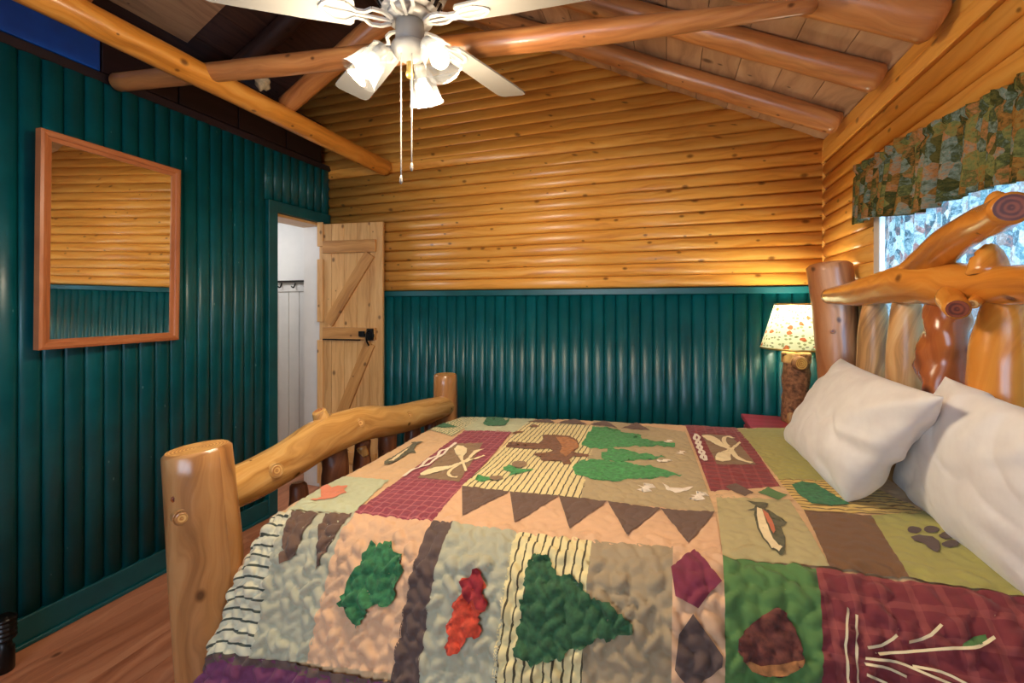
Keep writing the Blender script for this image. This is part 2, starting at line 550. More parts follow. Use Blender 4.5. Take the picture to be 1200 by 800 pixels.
# ------------------------------------------------------------------ left wall with doorway
DY0, DY1, DZ = 2.40, 2.865, 2.105
wall_left = multibox('wall_left', [((XL - WT, YF, 0), (XL - SB, DY0, ZLT)), ((XL - WT, DY0, DZ), (XL - SB, YB + 0.02, ZLT)),
                                   ((XL - WT, DY1, 0), (XL - SB, YB + 0.02, DZ))], M['teal'])
tag(wall_left, 'left wall of teal vertical half-round planks with mirror and doorway', kind='structure')
y = YF + TEALP / 2
CAS = 0.075
while y < YB - 0.005:
    z0 = 0.12
    if y > DY0 - CAS - 0.02: z0 = DZ + CAS
    link('plank', siding_mesh('wall_plank', (XL, y, z0), (XL, y, ZLT), (0, 1, 0), (1, 0, 0), TEALP, 0.017, 8), wall_left, M['teal'])
    y += TEALP
b = box('baseboard_left', (XL - SB, YF, 0.0), (XL + 0.022, DY0 - CAS, 0.125), M['teal'], None, 1, 0.004)
tag(b, 'teal baseboard at the foot of the left wall', kind='structure')
box('shoe_moulding', (XL + 0.02, YF, 0.0), (XL + 0.036, DY0 - CAS, 0.02), M['teal'], b, 1, 0.004)
door_frame = empty('trim_1', (XL, DY0, 0)); tag(door_frame, 'teal door casing around the bathroom doorway', kind='structure')
box('casing', (XL - SB, DY0 - CAS, 0), (XL + 0.026, DY0, DZ + CAS), M['teal'], door_frame, 2, 0.003)
box('casing', (XL - SB, DY0 - 0.005, DZ), (XL + 0.026, YB - 0.022, DZ + CAS), M['teal'], door_frame, 1, 0.003)
box('jamb', (XL - 0.19, DY1 - 0.012, 0), (XL - 0.006, DY1 + 0.025, DZ), M['white_trim'], door_frame, 2, 0.002)
box('jamb', (XL - 0.15, DY0 - 0.01, 0), (XL - 0.012, DY0 + 0.012, DZ), M['white_trim'], door_frame, 2, 0.002)
box('head_jamb', (XL - 0.20, DY0, DZ - 0.022), (XL - 0.004, DY1 - 0.012, DZ - 0.002), M['door_pine'], door_frame, 1, 0.002)

# upper wall over the plank wall: dark boards and one blue board
loft = box('wall_loft', (XL - 0.10, YF, ZLT + 0.0), (XL - 0.02, 2.85, 2.90), M['loft_dark'])
tag(loft, 'dark boarded upper wall above the teal planks', kind='structure')
yy = [YF, -0.3, 0.45, 1.385, 1.75, 2.12, 2.50, 2.85]
for i in range(len(yy) - 1):
    mt = M['navy'] if i == 2 else M['loft_dark']
    o = box('panel', (XL - 0.02, yy[i] + 0.004, ZLT + 0.055), (XL - 0.004, yy[i + 1] - 0.004, 2.90), mt, loft, 1, 0.002)
    if i == 2: o['label'] = 'deep blue painted board'
box('ledge', (XL - 0.02, YF, ZLT), (XL + 0.012, YB, ZLT + 0.045), M['loft_dark'], loft, 1, 0.003)

# ------------------------------------------------------------------ right wall with window
WY0, WY1, WZ0, WZ1 = 0.42, 2.20, 1.26, 1.86
wall_right = multibox('wall_right', [((XR + SB, YF, 0), (XR + WT, YB + WT, WZ0)), ((XR + SB, YF, WZ1), (XR + WT, YB + WT, zr(XR) + 0.02)),
                                     ((XR + SB, YF, WZ0), (XR + WT, WY0, WZ1)), ((XR + SB, WY1, WZ0), (XR + WT, YB + WT, WZ1))], M['gap'])
tag(wall_right, 'right wall of orange half-log siding with the curtained window', kind='structure')
z = ZRAIL + 0.004 + LOGP / 2
CW = 0.055
while z < zr(XR) - 0.16:
    spans = [(YF, YB)]
    if z - LOGP / 2 < WZ1 + CW: spans = [(YF, WY0 - CW), (WY1 + CW, YB)]
    for a, b in spans:
        link('log', siding_mesh('wall_log', (XR, a, z), (XR, b, z), (0, 0, 1), (-1, 0, 0), LOGP, 0.022, 10), wall_right, M['pine_log'])
    z += LOGP
zt = z - LOGP / 2
box('board', (XR - 0.020, YF, zt + 0.002), (XR + 0.012, YB, (zt + zr(XR)) / 2 - 0.001), M['pine_log'], wall_right, 1, 0.004)
box('board', (XR - 0.014, YF, (zt + zr(XR)) / 2 + 0.002), (XR + 0.012, YB, zr(XR)), M['pine_log'], wall_right, 1, 0.004)
y = YF + TEALP / 2
while y < YB - 0.02:
    top = ZRAIL - 0.035
    if WY0 - CW - 0.03 < y < WY1 + CW + 0.03: top = WZ0 - 0.02
    link('plank', siding_mesh('wainscot_plank', (XR, y, 0.10), (XR, y, top), (0, 1, 0), (-1, 0, 0), TEALP, 0.017, 8), wall_right, M['teal'])
    y += TEALP
box('rail', (XR - 0.022, WY1 + CW, ZRAIL - 0.04), (XR + 0.01, YB - 0.022, ZRAIL), M['teal'], wall_right, 1, 0.003)
box('rail', (XR - 0.022, YF, ZRAIL - 0.04), (XR + 0.01, WY0 - CW, ZRAIL), M['teal'], wall_right, 1, 0.003)
box('corner_moulding', (XR - 0.016, YB - 0.016, ZRAIL), (XR, YB, zr(XR)), M['pine_log'], wall_right, 2, 0.003)

gt = NT('window_glass')
gb = gt.new('ShaderNodeBsdfGlossy', Color=(1, 1, 1, 1), Roughness=0.02)
tb = gt.new('ShaderNodeBsdfTransparent', Color=(0.94, 0.97, 1, 1))
ms = gt.new('ShaderNodeMixShader', i0=0.06); gt.l.new(tb.outputs[0], ms.inputs[1]); gt.l.new(gb.outputs[0], ms.inputs[2])
M['glass'] = gt.done(ms.outputs[0])
def window(name, lo, hi, axis, label, inward):
    """axis 0: the window lies in a wall of constant x; axis 1: constant y"""
    e = empty(name, ((lo[0] + hi[0]) / 2, (lo[1] + hi[1]) / 2, lo[2])); tag(e, label, kind='structure')
    a = 1 - axis
    def bx(nm, a0, a1, z0, z1, d0, d1, m, g, bev=0.003):
        l = [0, 0, z0]; h = [0, 0, z1]
        l[a], h[a] = a0, a1; l[axis], h[axis] = min(d0, d1), max(d0, d1)
        box(nm, l, h, m, e, g, bev)
    A0, A1, Z0, Z1 = lo[a], hi[a], lo[2], hi[2]
    w = inward; o = hi[axis] if inward < 0 else lo[axis]; i_ = lo[axis] if inward < 0 else hi[axis]
    bx('casing', A0 - CW, A0, Z0 - 0.02, Z1 + CW, i_ + w * 0.022, i_ - w * 0.01, M['white_trim'], 2)
    bx('casing', A1, A1 + CW, Z0 - 0.02, Z1 + CW, i_ + w * 0.022, i_ - w * 0.01, M['white_trim'], 2)
    bx('casing', A0, A1, Z1, Z1 + CW, i_ + w * 0.022, i_ - w * 0.01, M['white_trim'], a)
    bx('sill', A0 - CW - 0.01, A1 + CW + 0.01, Z0 - 0.025, Z0, i_ + w * 0.045, o, M['white_trim'], a)
    for p, q in ((A0, A0 + 0.03), (A1 - 0.03, A1), ((A0 + A1) / 2 - 0.02, (A0 + A1) / 2 + 0.02)):
        bx('sash', p, q, Z0, Z1, o, o + w * 0.04, M['white_trim'], 2)
    bx('sash', A0, A1, Z0, Z0 + 0.035, o, o + w * 0.04, M['white_trim'], a)
    bx('sash', A0, A1, Z1 - 0.035, Z1, o, o + w * 0.04, M['white_trim'], a)
    m_ = (A0 + A1) / 2
    bx('pane', A0 + 0.03, m_ - 0.02, Z0 + 0.035, Z1 - 0.035, o + w * 0.018, o + w * 0.022, M['glass'], 2, 0)
    bx('pane', m_ + 0.02, A1 - 0.03, Z0 + 0.035, Z1 - 0.035, o + w * 0.018, o + w * 0.022, M['glass'], 2, 0)
    return e
window('window_1', (XR, WY0, WZ0), (XR + WT, WY1, WZ1), 0, 'white-framed window behind the curtains on the right wall', -1)

# front wall (behind the camera) with an unseen window added for fill daylight
FW0, FW1, FZ0, FZ1 = -1.75, -0.05, 1.0, 2.2
wall_front = multibox('wall_front', [((XL - WT, YF - WT, 0), (FW0, YF, 3.2)), ((FW1, YF - WT, 0), (XR + WT, YF, 2.42)),
                                     ((FW0, YF - WT, 0), (FW1, YF, FZ0)), ((FW0, YF - WT, FZ1), (FW1, YF, 3.3))], M['pine_log'], None, 0)
tag(wall_front, 'front wall of orange pine behind the camera', kind='structure')
pr = [(XLL, 2.2), (XLL, zl(XLL)), (RIDGE, ZRIDGE), (XR, zr(XR)), (XR, 2.21), (XL, 2.21)]
n_ = len(pr)
me = mesh('gable_boarding', [(a, YF - 0.06, b) for a, b in pr] + [(a, YF - WT, b) for a, b in pr], [tuple(range(n_)), tuple(range(n_, 2 * n_))[::-1]] + [(i, (i + 1) % n_, n_ + (i + 1) % n_, n_ + i) for i in range(n_)], [(a, b) for a, b in pr] * 2, False)
link('gable_boarding', me, wall_front, M['pine_log'])
wl = box('wall_loft_outer', (XLL - WT, YF - WT, 2.2), (XLL, YB + WT, 2.45), M['loft_dark']); tag(wl, 'low outer wall of the loft', kind='structure')
window('window_2', (FW0, YF - WT, FZ0), (FW1, YF, FZ1), 1, 'unseen white-framed window added in the front wall for fill daylight', 1)

# ------------------------------------------------------------------ ceiling boards
def slope_box_mesh(name, x0, x1, zf, y0, y1, thick, gap=0.0015):
    a, b = x0 + gap, x1 - gap
    v = []
    for y in (y0, y1):
        v += [(a, y, zf(a)), (b, y, zf(b)), (b, y, zf(b) + thick), (a, y, zf(a) + thick)]
    f = [(0, 1, 2, 3), (4, 7, 6, 5), (0, 4, 5, 1), (3, 2, 6, 7), (0, 3, 7, 4), (1, 5, 6, 2)]
    uv = [(p[1], p[0] + p[2]) for p in v]
    return mesh(name, v, f, uv, False)
ceiling = link('ceiling', slope_box_mesh('ceiling', RIDGE, XR + WT, lambda x: zr(x) + 0.022, YF - WT, YB + WT, 0.05, 0), None, M['gap'])
tag(ceiling, 'sloping plank ceiling on log rafters, right slope', kind='structure')
bw = 0.168
x = XR
while x > RIDGE + 0.02:
    x0 = max(RIDGE, x - bw)
    cuts = [YF] + sorted(random.uniform(YF + 0.3, YB - 0.3) for _ in range(1)) + [YB]
    link('board', slope_box_mesh('ceiling_board', x0, x, zr, YF, YB, 0.02), ceiling, M['ceil'])
    x = x0
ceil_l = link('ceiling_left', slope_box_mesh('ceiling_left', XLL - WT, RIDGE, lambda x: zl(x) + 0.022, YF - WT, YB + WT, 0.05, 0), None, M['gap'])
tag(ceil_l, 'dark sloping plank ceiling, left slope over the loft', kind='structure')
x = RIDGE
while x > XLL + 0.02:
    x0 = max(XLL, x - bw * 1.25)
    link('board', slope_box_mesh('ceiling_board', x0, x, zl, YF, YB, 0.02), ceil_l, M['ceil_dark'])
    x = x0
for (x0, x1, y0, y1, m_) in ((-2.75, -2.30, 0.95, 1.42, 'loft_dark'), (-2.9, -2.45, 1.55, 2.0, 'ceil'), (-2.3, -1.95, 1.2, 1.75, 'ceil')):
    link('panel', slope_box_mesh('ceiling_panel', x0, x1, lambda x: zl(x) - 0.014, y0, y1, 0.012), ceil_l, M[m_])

# ------------------------------------------------------------------ logs of the roof
LM = [M['rafter'], M['end_mid']]
rb = log('ridge_log', [(RIDGE, YF, ZRIDGE - 0.13), (RIDGE, YB, ZRIDGE - 0.13)], [0.085, 0.085], LM, lump=0.04, seed=1)
tag(rb, 'peeled ridge log along the top of the ceiling', 'beam')
raf_y = [2.59, 2.135, 1.74, 1.30, 0.88, 0.46]
raf_lab = ['peeled log rafter on the right slope nearest the back wall', 'second peeled log rafter from the back wall on the right slope',
           'third peeled log rafter from the back wall on the right slope, ending above the valance',
           'fourth peeled log rafter from the back wall on the right slope', 'fifth peeled log rafter from the back wall on the right slope',
           'sixth peeled log rafter from the back wall on the right slope']
for i, y in enumerate(raf_y):
    r = [0.054, 0.054, 0.066, 0.060, 0.060, 0.060][i]
    xe = 0.795
    p = [(RIDGE + 0.03, y + 0.01 * math.sin(i * 3), zr(RIDGE + 0.03) - r - 0.004), (0.0, y, zr(0.0) - r - 0.006), (xe, y - 0.005, zr(xe) - r - 0.004)]
    o = log('rafter', p, [r * 0.92, r, r * 0.98], LM, lump=0.05, lscale=2.5, seed=i + 2, bev=0.016)
    tag(o, raf_lab[i], 'beam', 'peeled log rafters of the right slope')
for i, (y, xb, lb) in enumerate([(0.99, -1.2, 'strut rising from the long log beam at the top left corner'), (1.945, -1.05, 'strut rising from the long log beam towards the fan')]):
    r = 0.056
    z1 = 2.572 + 0.515 * (xb + 2.035)
    o = log('strut', [(-2.035, y, 2.572), ((xb - 2.035) / 2, y, (2.572 + z1) / 2 + 0.008), (xb, y, z1)], [r * 0.9, r, r], LM, lump=0.05, seed=i + 20)
    tag(o, 'peeled log ' + lb, 'beam')
for i, (y, lb) in enumerate([(0.55, 'nearest the front wall'), (1.42, 'over the middle of the loft'), (2.3, 'nearest the back wall')]):
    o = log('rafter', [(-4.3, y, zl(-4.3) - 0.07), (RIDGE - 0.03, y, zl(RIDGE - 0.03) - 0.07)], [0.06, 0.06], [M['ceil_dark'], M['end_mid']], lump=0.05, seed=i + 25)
    tag(o, 'dark loft rafter of the left slope ' + lb, 'beam', 'dark rafters over the loft')
o = log('purlin', [(-2.0, YF, 2.50), (-2.0, 0.8, 2.50), (-2.02, 2.0, 2.50), (-2.045, YB - 0.03, 2.505)], [0.056, 0.056, 0.057, 0.062],
        [M['honey'], M['end_light']], lump=0.05, lscale=2.2, seed=31)
tag(o, 'long honey-coloured log beam running along the left wall to the back wall', 'beam')
o = log('tie_log', [(0.45, 1.652, 2.402), (-0.3, 1.60, 2.432), (-1.3, 1.525, 2.485), (-2.57, 1.43, 2.552)], [0.022, 0.043, 0.044, 0.042], LM, lump=0.06, lscale=2.5, seed=41)
tag(o, 'peeled tie log crossing the room behind the fan, tapering at its right end', 'beam')
# pale wad tucked above the beam
bm = bmesh.new(); bmesh.ops.create_icosphere(bm, subdivisions=3, radius=1.0)
for v in bm.verts:
    n_ = mnoise.noise(v.co * 1.7) * 0.45 + mnoise.noise(v.co * 4) * 0.25
    v.co = Vector((v.co.x * 0.035, v.co.y * 0.035, v.co.z * 0.045)) * (1 + n_)
me = bm_to_mesh('fibre_wad', bm, 2, True)
o = link('fibre_wad', me, None, M['rag']); c_ = on_y(308, 96, 1.86); o.location = c_
tag(o, 'small pale crumpled wad tucked above the log beam beside the rafter', 'wad')

# ------------------------------------------------------------------ bathroom behind the doorway
BY = 3.12
bath = multibox('wall_bathroom', [((-4.3, BY, 0), (XL - 0.0, BY + 0.1, 2.35)), ((-4.4, 1.9, 0), (-4.3, BY + 0.1, 2.35)), ((-4.4, 1.8, 0), (XL - WT - 0.001, 1.9, 2.35)),
                                  ((-4.4, YF, 2.20), (XL - WT - 0.001, BY + 0.1, 2.35))], M['white_wall'])
tag(bath, 'white bathroom walls seen through the doorway', kind='structure')
x = -4.29
while x < XL - 0.2:
    box('board', (x + 0.0015, BY - 0.012, 0.0), (x + 0.118, BY, 1.575), M['white_trim'], bath, 2, 0.003)
    x += 0.12
hr = empty('coat_rail', (-3.2, BY - 0.02, 1.575), 'white hook rail with dark ledge and hooks inside the bathroom', 'coat rail')
box('board', (-4.25, BY - 0.024, 1.575), (XL - 0.26, BY - 0.012, 1.66), M['white_trim'], hr, 0, 0.002)
box('ledge', (-4.25, BY - 0.07, 1.66), (XL - 0.26, BY, 1.672), M['gap'], hr, 0, 0.002)
for u in (330, 346, 361):
    c = on_y(u, 334, BY - 0.03)
    me = tube_mesh('hook', [c + Vector((0, 0, 0.02)), c + Vector((0, -0.005, 0)), c + Vector((0, -0.02, -0.022)), c + Vector((0, -0.045, -0.012))], [0.005, 0.006, 0.006, 0.006], 9, 8, 0, bev=0)
    link('hook', me, hr, [M['black'], M['black']])
point_light('bathroom_light', (-3.4, 2.4, 2.05), 9, (0.92, 0.95, 1.0), 0.08)

# ------------------------------------------------------------------ plank door, open
DW, DH, DT = 0.545, 2.075, 0.028
hinge = Vector((XL + 0.022, 2.805, 0.012))
ang = math.atan2(0.065, 0.54)
door = empty('door_1', hinge); door.rotation_euler = (0, 0, ang)
tag(door, 'open ledged plank door of knotty pine with Z brace and black latch', kind='structure')
def dpart(nm, lo, hi, m, grain, bev=0.003, par=None):
    me = box_mesh(nm, lo, hi, grain, bev)
    me.materials.append(m)
    o = bpy.data.objects.new(nm, me); COL.objects.link(o); o.parent = par or door
    return o
nb = 5
for i in range(nb):
    dpart('plank', (i * DW / nb + 0.001, -DT / 2, 0), ((i + 1) * DW / nb - 0.001, DT / 2, DH), M['door_pine'], 2)
for z0, z1 in ((1.845, 1.94), (1.18, 1.27), (0.22, 0.32)):
    dpart('batten', (0.045, -DT / 2 - 0.024, z0), (DW - 0.05, -DT / 2, z1), M['door_batten'], 0)
def brace(p0, p1, w):
    bm = bmesh.new()
    d = Vector((p1[0] - p0[0], p1[1] - p0[1])).normalized(); n_ = Vector((-d.y, d.x)) * w / 2
    pts = [(p0[0] + n_.x, p0[1] + n_.y), (p0[0] - n_.x, p0[1] - n_.y), (p1[0] - n_.x, p1[1] - n_.y), (p1[0] + n_.x, p1[1] + n_.y)]
    L = Vector((p1[0] - p0[0], p1[1] - p0[1])).length
    v = [(x_, -DT / 2 - 0.022, z_) for x_, z_ in pts] + [(x_, -DT / 2, z_) for x_, z_ in pts]
    uv = [(0, 0), (0, w), (L, w), (L, 0)] * 2
    f = [(0, 1, 2, 3), (0, 4, 5, 1), (1, 5, 6, 2), (2, 6, 7, 3), (3, 7, 4, 0)]
    me = mesh('brace', v, f, uv, False); me.materials.append(M['door_batten'])
    bm.from_mesh(me); bmesh.ops.recalc_face_normals(bm, faces=bm.faces); bm.to_mesh(me); bm.free()
    o = bpy.data.objects.new('brace', me); COL.objects.link(o); o.parent = door
brace((0.09, 1.30), (DW - 0.10, 1.83), 0.085)
brace((0.09, 0.34), (DW - 0.10, 1.15), 0.085)
# hinge stile segments along the hinge edge
for z0, z1 in ((1.90, 2.09), (1.31, 1.80), (0.62, 1.17), (0.05, 0.55)):
    dpart('hinge_strip', (-0.012, -DT / 2 - 0.012, z0), (0.040, -DT / 2, z1), M['door_pine'], 2)
lt = dpart('latch', (DW - 0.175, -DT / 2 - 0.036, 1.20), (DW - 0.055, -DT / 2 - 0.024, 1.225), M['black'], 0, 0.002)
dpart('plate', (DW - 0.115, -DT / 2 - 0.040, 1.175), (DW - 0.06, -DT / 2 - 0.024, 1.265), M['black'], 2, 0.003, lt)
dpart('thumb_bar', (DW - 0.175, -DT / 2 - 0.052, 1.205), (DW - 0.125, -DT / 2 - 0.036, 1.245), M['black'], 2, 0.004, lt)
me = tube_mesh('handle', [(DW - 0.09, -DT / 2 - 0.04, 1.245), (DW - 0.09, -DT / 2 - 0.075, 1.235), (DW - 0.09, -DT / 2 - 0.078, 1.18), (DW - 0.09, -DT / 2 - 0.045, 1.14)], [0.007] * 4, 12, 8, 0, bev=0)
me.materials.append(M['black']); me.materials.append(M['black'])
ho = bpy.data.objects.new('handle', me); COL.objects.link(ho); ho.parent = lt
dpart('strap', (0.05, -DT / 2 - 0.030, 1.172), (DW - 0.17, -DT / 2 - 0.024, 1.182), M['black'], 0, 0.001, lt)

# ------------------------------------------------------------------ mirror
t_ = NT('mirror_glass')
M['mirror'] = t_.done(t_.bsdf((0.9, 0.92, 0.91, 1), 0.015, None, Metallic=1.0))
MY0, MY1, MZ0, MZ1 = 1.105, 1.712, 1.262, 2.197
mir = empty('wall_mirror', (XL + 0.05, MY1, (MZ0 + MZ1) / 2), 'rectangular mirror in a reddish wood frame on the teal wall', 'mirror')
mir.rotation_euler = (0, math.radians(0.9), math.radians(5.0))
hw = MY1 - MY0; hh = (MZ1 - MZ0) / 2
def mpart(nm, lo, hi, m, g, bev=0.0):
    me = box_mesh(nm, lo, hi, g, bev); me.materials.append(m)
    o = bpy.data.objects.new(nm, me); COL.objects.link(o); o.parent = mir; return o
def mitred(nm, a, b, c, d, grain):
    # one mitred frame member: outer edge a-b, inner edge d-c, stepped profile
    prof = [(0.0, -0.022), (0.0, 0.010), (0.25, 0.014), (0.55, 0.011), (0.62, 0.004), (1.0, 0.001), (1.0, -0.010)]
    v = []; uv = []
    A, B, C, D = (Vector(q) for q in (a, b, c, d))
    L = (B - A).length
    for e, (o_, i_) in enumerate(((A, D), (B, C))):
        for s, h in prof:
            p = o_.lerp(i_, s); v.append((h, p.x, p.y)); uv.append((e * L, s * 0.05))
    n_ = len(prof)
    f = [(k, k + 1, n_ + k + 1, n_ + k) for k in range(n_ - 1)]
    me = mesh(nm, v, f, uv, False); me.materials.append(M['frame_wood'])
    bm = bmesh.new(); bm.from_mesh(me); bmesh.ops.recalc_face_normals(bm, faces=bm.faces)
    if sum(f_.normal.x * f_.calc_area() for f_ in bm.faces) < 0: bmesh.ops.reverse_faces(bm, faces=bm.faces)
    bm.to_mesh(me); bm.free()
    o = bpy.data.objects.new(nm, me); COL.objects.link(o); o.parent = mir
fb = 0.042
o0, o1, i0, i1 = -hw, 0.0, -hw + fb, -fb
ob, ot, ib, it = -hh, hh, -hh + fb, hh - fb
mitred('frame_member', (o0, ob), (o1, ob), (i1, ib), (i0, ib), 0)
mitred('frame_member', (o1, ob), (o1, ot), (i1, it), (i1, ib), 0)
mitred('frame_member', (o1, ot), (o0, ot), (i0, it), (i1, it), 0)
mitred('frame_member', (o0, ot), (o0, ob), (i0, ib), (i0, it), 0)
mpart('glass', (-0.012, i0 - 0.005, ib - 0.005), (-0.004, i1 + 0.005, it + 0.005), M['mirror'], 2)
mpart('backing', (-0.024, o0 + 0.01, ob + 0.01), (-0.013, o1 - 0.01, ot - 0.01), M['gap'], 2)

# ------------------------------------------------------------------ black fitting at the baseboard
c_ = on_z(5, 786, 0.0)
bf = empty('pipe_fitting', (c_.x, c_.y, 0), 'black ribbed metal fitting standing on the floor by the teal baseboard', 'fitting')
link('stem', lathe_mesh('stem', [(0.026, 0), (0.03, 0.004), (0.03, 0.09), (0.022, 0.10), (0.022, 0.125)], 20, (c_.x, c_.y, 0)), bf, M['black'])
pr = []
for i in range(5):
    z0 = 0.125 + i * 0.018
    pr += [(0.028, z0), (0.036, z0 + 0.005), (0.036, z0 + 0.012), (0.028, z0 + 0.017)]
link('ribbed_cap', lathe_mesh('ribbed_cap', pr + [(0.02, 0.222)], 20, (c_.x, c_.y, 0)), bf, M['black'])
link('side_stem', lathe_mesh('side_stem', [(0.022, 0.0), (0.022, 0.14), (0.028, 0.145), (0.028, 0.19), (0.018, 0.20)], 18, (c_.x - 0.02, c_.y - 0.058, 0)), bf, M['black'])

# ------------------------------------------------------------------ log bed
bed = empty('log_bed', (-0.35, 1.75, 0), 'queen bed of varnished peeled logs with branching headboard rail', 'bed')
FXP = -1.363
PM = [M['post_log'], M['end_light']]
near_top = on_z(232, 524, 1.018)
log('foot_post', [(near_top.x + 0.085, near_top.y + 0.02, 0.0), (near_top.x + 0.045, near_top.y + 0.01, 0.5), (near_top.x, near_top.y, 1.018)], [0.102, 0.097, 0.090], PM, bed,
    lump=0.04, lscale=3, seed=51, bev=0.010, seg=28)
far_top = on_x(522, 438, FXP)
log('foot_post', [(FXP, far_top.y, 0.0), (FXP, far_top.y, 0.5), (FXP, far_top.y, far_top.z)], [0.085, 0.082, 0.076], PM, bed, lump=0.04, seed=52, bev=0.008, seg=24)
def knob(parent, p, d, r, L, mats, nm='knot_stub', seed=0):
    p = Vector(p); d = Vector(d).normalized()
    return log(nm, [p - d * 0.02, p + d * L * 0.6, p + d * L], [r * 1.25, r * 1.05, r * 0.9], mats, parent, n=6, seg=14, lump=0.08, lscale=9, seed=seed, bev=min(0.006, r * 0.3))
posts = [o for o in bed.children if o.name.startswith('foot_post')]
toward = (CAMP - Vector(near_top)); toward.z = 0; toward.normalize()
kp = on_z(211, 606, 0.87)
kc = Vector((near_top.x + 0.008, near_top.y + 0.003, CH - 0)) 
def post_surface(u, v, cx, cy, r):
    d = pdir(u, v); a_ = d.x * d.x + d.y * d.y; b_ = -2 * (d.x * cx + d.y * cy); c2 = cx * cx + cy * cy - r * r
    di = max(0.0, b_ * b_ - 4 * a_ * c2); tt = (-b_ - math.sqrt(di)) / (2 * a_)
    return CAMP + d * tt
ks = post_surface(213, 606, near_top.x + 0.012, near_top.y + 0.004, 0.092)
knob(posts[0], ks - toward * 0.01, toward + Vector((0.25, -0.1, 0.05)), 0.022, 0.022, PM, seed=3)
ks = post_surface(205, 585, near_top.x + 0.010, near_top.y + 0.004, 0.092)
knob(posts[0], ks - toward * 0.012, toward, 0.010, 0.014, [M['spindle_dark'], M['end_red']], seed=4)
ks = post_surface(284, 692, near_top.x + 0.04, near_top.y + 0.01, 0.096)
knob(posts[0], ks - toward * 0.02, toward + Vector((0.5, 0, 0)), 0.012, 0.016, PM, seed=5)

FR = [M['foot_log'], M['end_light']]
rp = [(245, 584), (300, 560), (340, 537), (378, 512), (420, 497), (460, 492), (500, 482), (524, 475)]
rad = [0.062, 0.070, 0.076, 0.082, 0.080, 0.076, 0.074, 0.066]
frail = log('foot_rail', [on_x(u, v, FXP + 0.01) for u, v in rp], rad, FR, bed, lump=0.08, lscale=4, seed=61, seg=26, cap=(0, 0))
def on_rail(u, v): return on_x(u, v, FXP + 0.07)
knob(frail, on_x(376, 488, FXP - 0.005), (-0.15, -0.35, 1), 0.028, 0.030, [M['foot_log'], M['end_mid']], seed=7)
knob(frail, on_rail(322, 551), (0.95, -0.3, 0.2), 0.024, 0.018, FR, seed=8)
knob(frail, on_rail(420, 496), (0.9, -0.4, 0.25), 0.022, 0.022, FR, seed=9)
knob(frail, on_rail(478, 487), (0.9, -0.3, 0.1), 0.022, 0.014, FR, seed=10)
knob(frail, on_x(425, 527, FXP + 0.02), (0.35, 0.1, -1), 0.020, 0.035, FR, seed=11)
# foot spindles: dark gnarled stubs under the rail
SM_ = [M['spindle_foot'], M['end_light']]
sp = [(350, 565, 0.045), (393, 535, 0.060), (425, 523, 0.045), (455, 516, 0.055), (485, 505, 0.05), (505, 497, 0.045)]
for i, (u, v, r) in enumerate(sp):
    p = on_x(u, v, FXP + 0.005)
    ztop = p.z + (0.0 if i == 0 else 0.035)
    log('foot_spindle', [(FXP + 0.01, p.y + 0.02 * math.sin(i * 2), 0.30), (FXP + 0.02, p.y - 0.015, 0.55), (FXP, p.y, ztop)], [r * 1.1, r, r * 0.85], SM_, bed, lump=0.28, lscale=9, seed=70 + i, seg=20, n=22, bev=0.01)
log('lower_rail', [(FXP, near_top.y, 0.32), (FXP, far_top.y, 0.32)], [0.06, 0.055], FR, bed, lump=0.06, seed=81, cap=(0, 0))
log('side_rail', [(FXP + 0.1, near_top.y + 0.13, 0.36), (0.66, 1.10, 0.36)], [0.06, 0.055], FR, bed, lump=0.06, seed=82, cap=(0, 0))
log('side_rail', [(FXP + 0.05, far_top.y - 0.08, 0.36), (0.70, 2.38, 0.36)], [0.055, 0.055], FR, bed, lump=0.06, seed=83, cap=(0, 0))

# headboard
HX = 0.700
HM = [M['head_log'], M['end_red']]
hp = log('head_post', [(0.755, 2.36, 0.0), (0.745, 2.38, 0.8), (0.735, 2.42, 1.3), (0.715, 2.455, 1.645)], [0.085, 0.085, 0.086, 0.090], [M['red_log'], M['end_mid']], bed, lump=0.07, lscale=5, seed=91, seg=24)
knob(hp, post_surface(976, 388, 0.735, 2.42, 0.086), (-0.3, -1, 0.1), 0.010, 0.010, [M['red_log'], M['end_red']], seed=12)
log('head_post', [(0.72, 0.93, 0.0), (0.72, 0.93, 0.8), (0.72, 0.93, 1.60)], [0.085, 0.085, 0.088], [M['red_log'], M['end_mid']], bed, lump=0.06, seed=92, seg=20)
rp = [(972, 347), (1000, 344), (1040, 336), (1085, 330), (1110, 333), (1150, 333), (1200, 334)]
pts = [on_x(u, v, HX - 0.02) for u, v in rp] + [Vector((0.69, 0.90, 1.50))]
hrail = log('head_rail', pts, [0.034, 0.048, 0.056, 0.062, 0.060, 0.044, 0.042, 0.046], HM, bed, lump=0.07, lscale=5, seed=101, seg=26, n=44, bev=0.006)
bp = [(1062, 332, HX - 0.02), (1085, 310, HX - 0.03), (1112, 285, HX - 0.05), (1145, 264, HX - 0.07), (1168, 254, HX - 0.09), (1186, 243, HX - 0.125)]
br = log('branch', [on_x(*q) for q in bp], [0.048, 0.046, 0.040, 0.034, 0.033, 0.029], HM, hrail, lump=0.07, lscale=6, seed=102, seg=22, n=26, bev=0.005)
p = on_x(1168, 242, HX - 0.09)
log('branch_stub', [p + Vector((0, -0.01, -0.03)), p + Vector((0, 0.0, 0.012)), p + Vector((0, 0.003, 0.03))], [0.026, 0.017, 0.008], HM, hrail, n=7, seg=14, lump=0.1, seed=103, bev=0.003)
p = on_x(1158, 306, HX - 0.03)
log('branch_stub', [p + Vector((0, 0, -0.03)), p + Vector((0, 0.005, 0.015)), p + Vector((-0.01, 0.01, 0.03))], [0.038, 0.028, 0.018], [M['head_log'], M['end_red']], hrail, n=7, seg=16, lump=0.1, seed=104, bev=0.005)
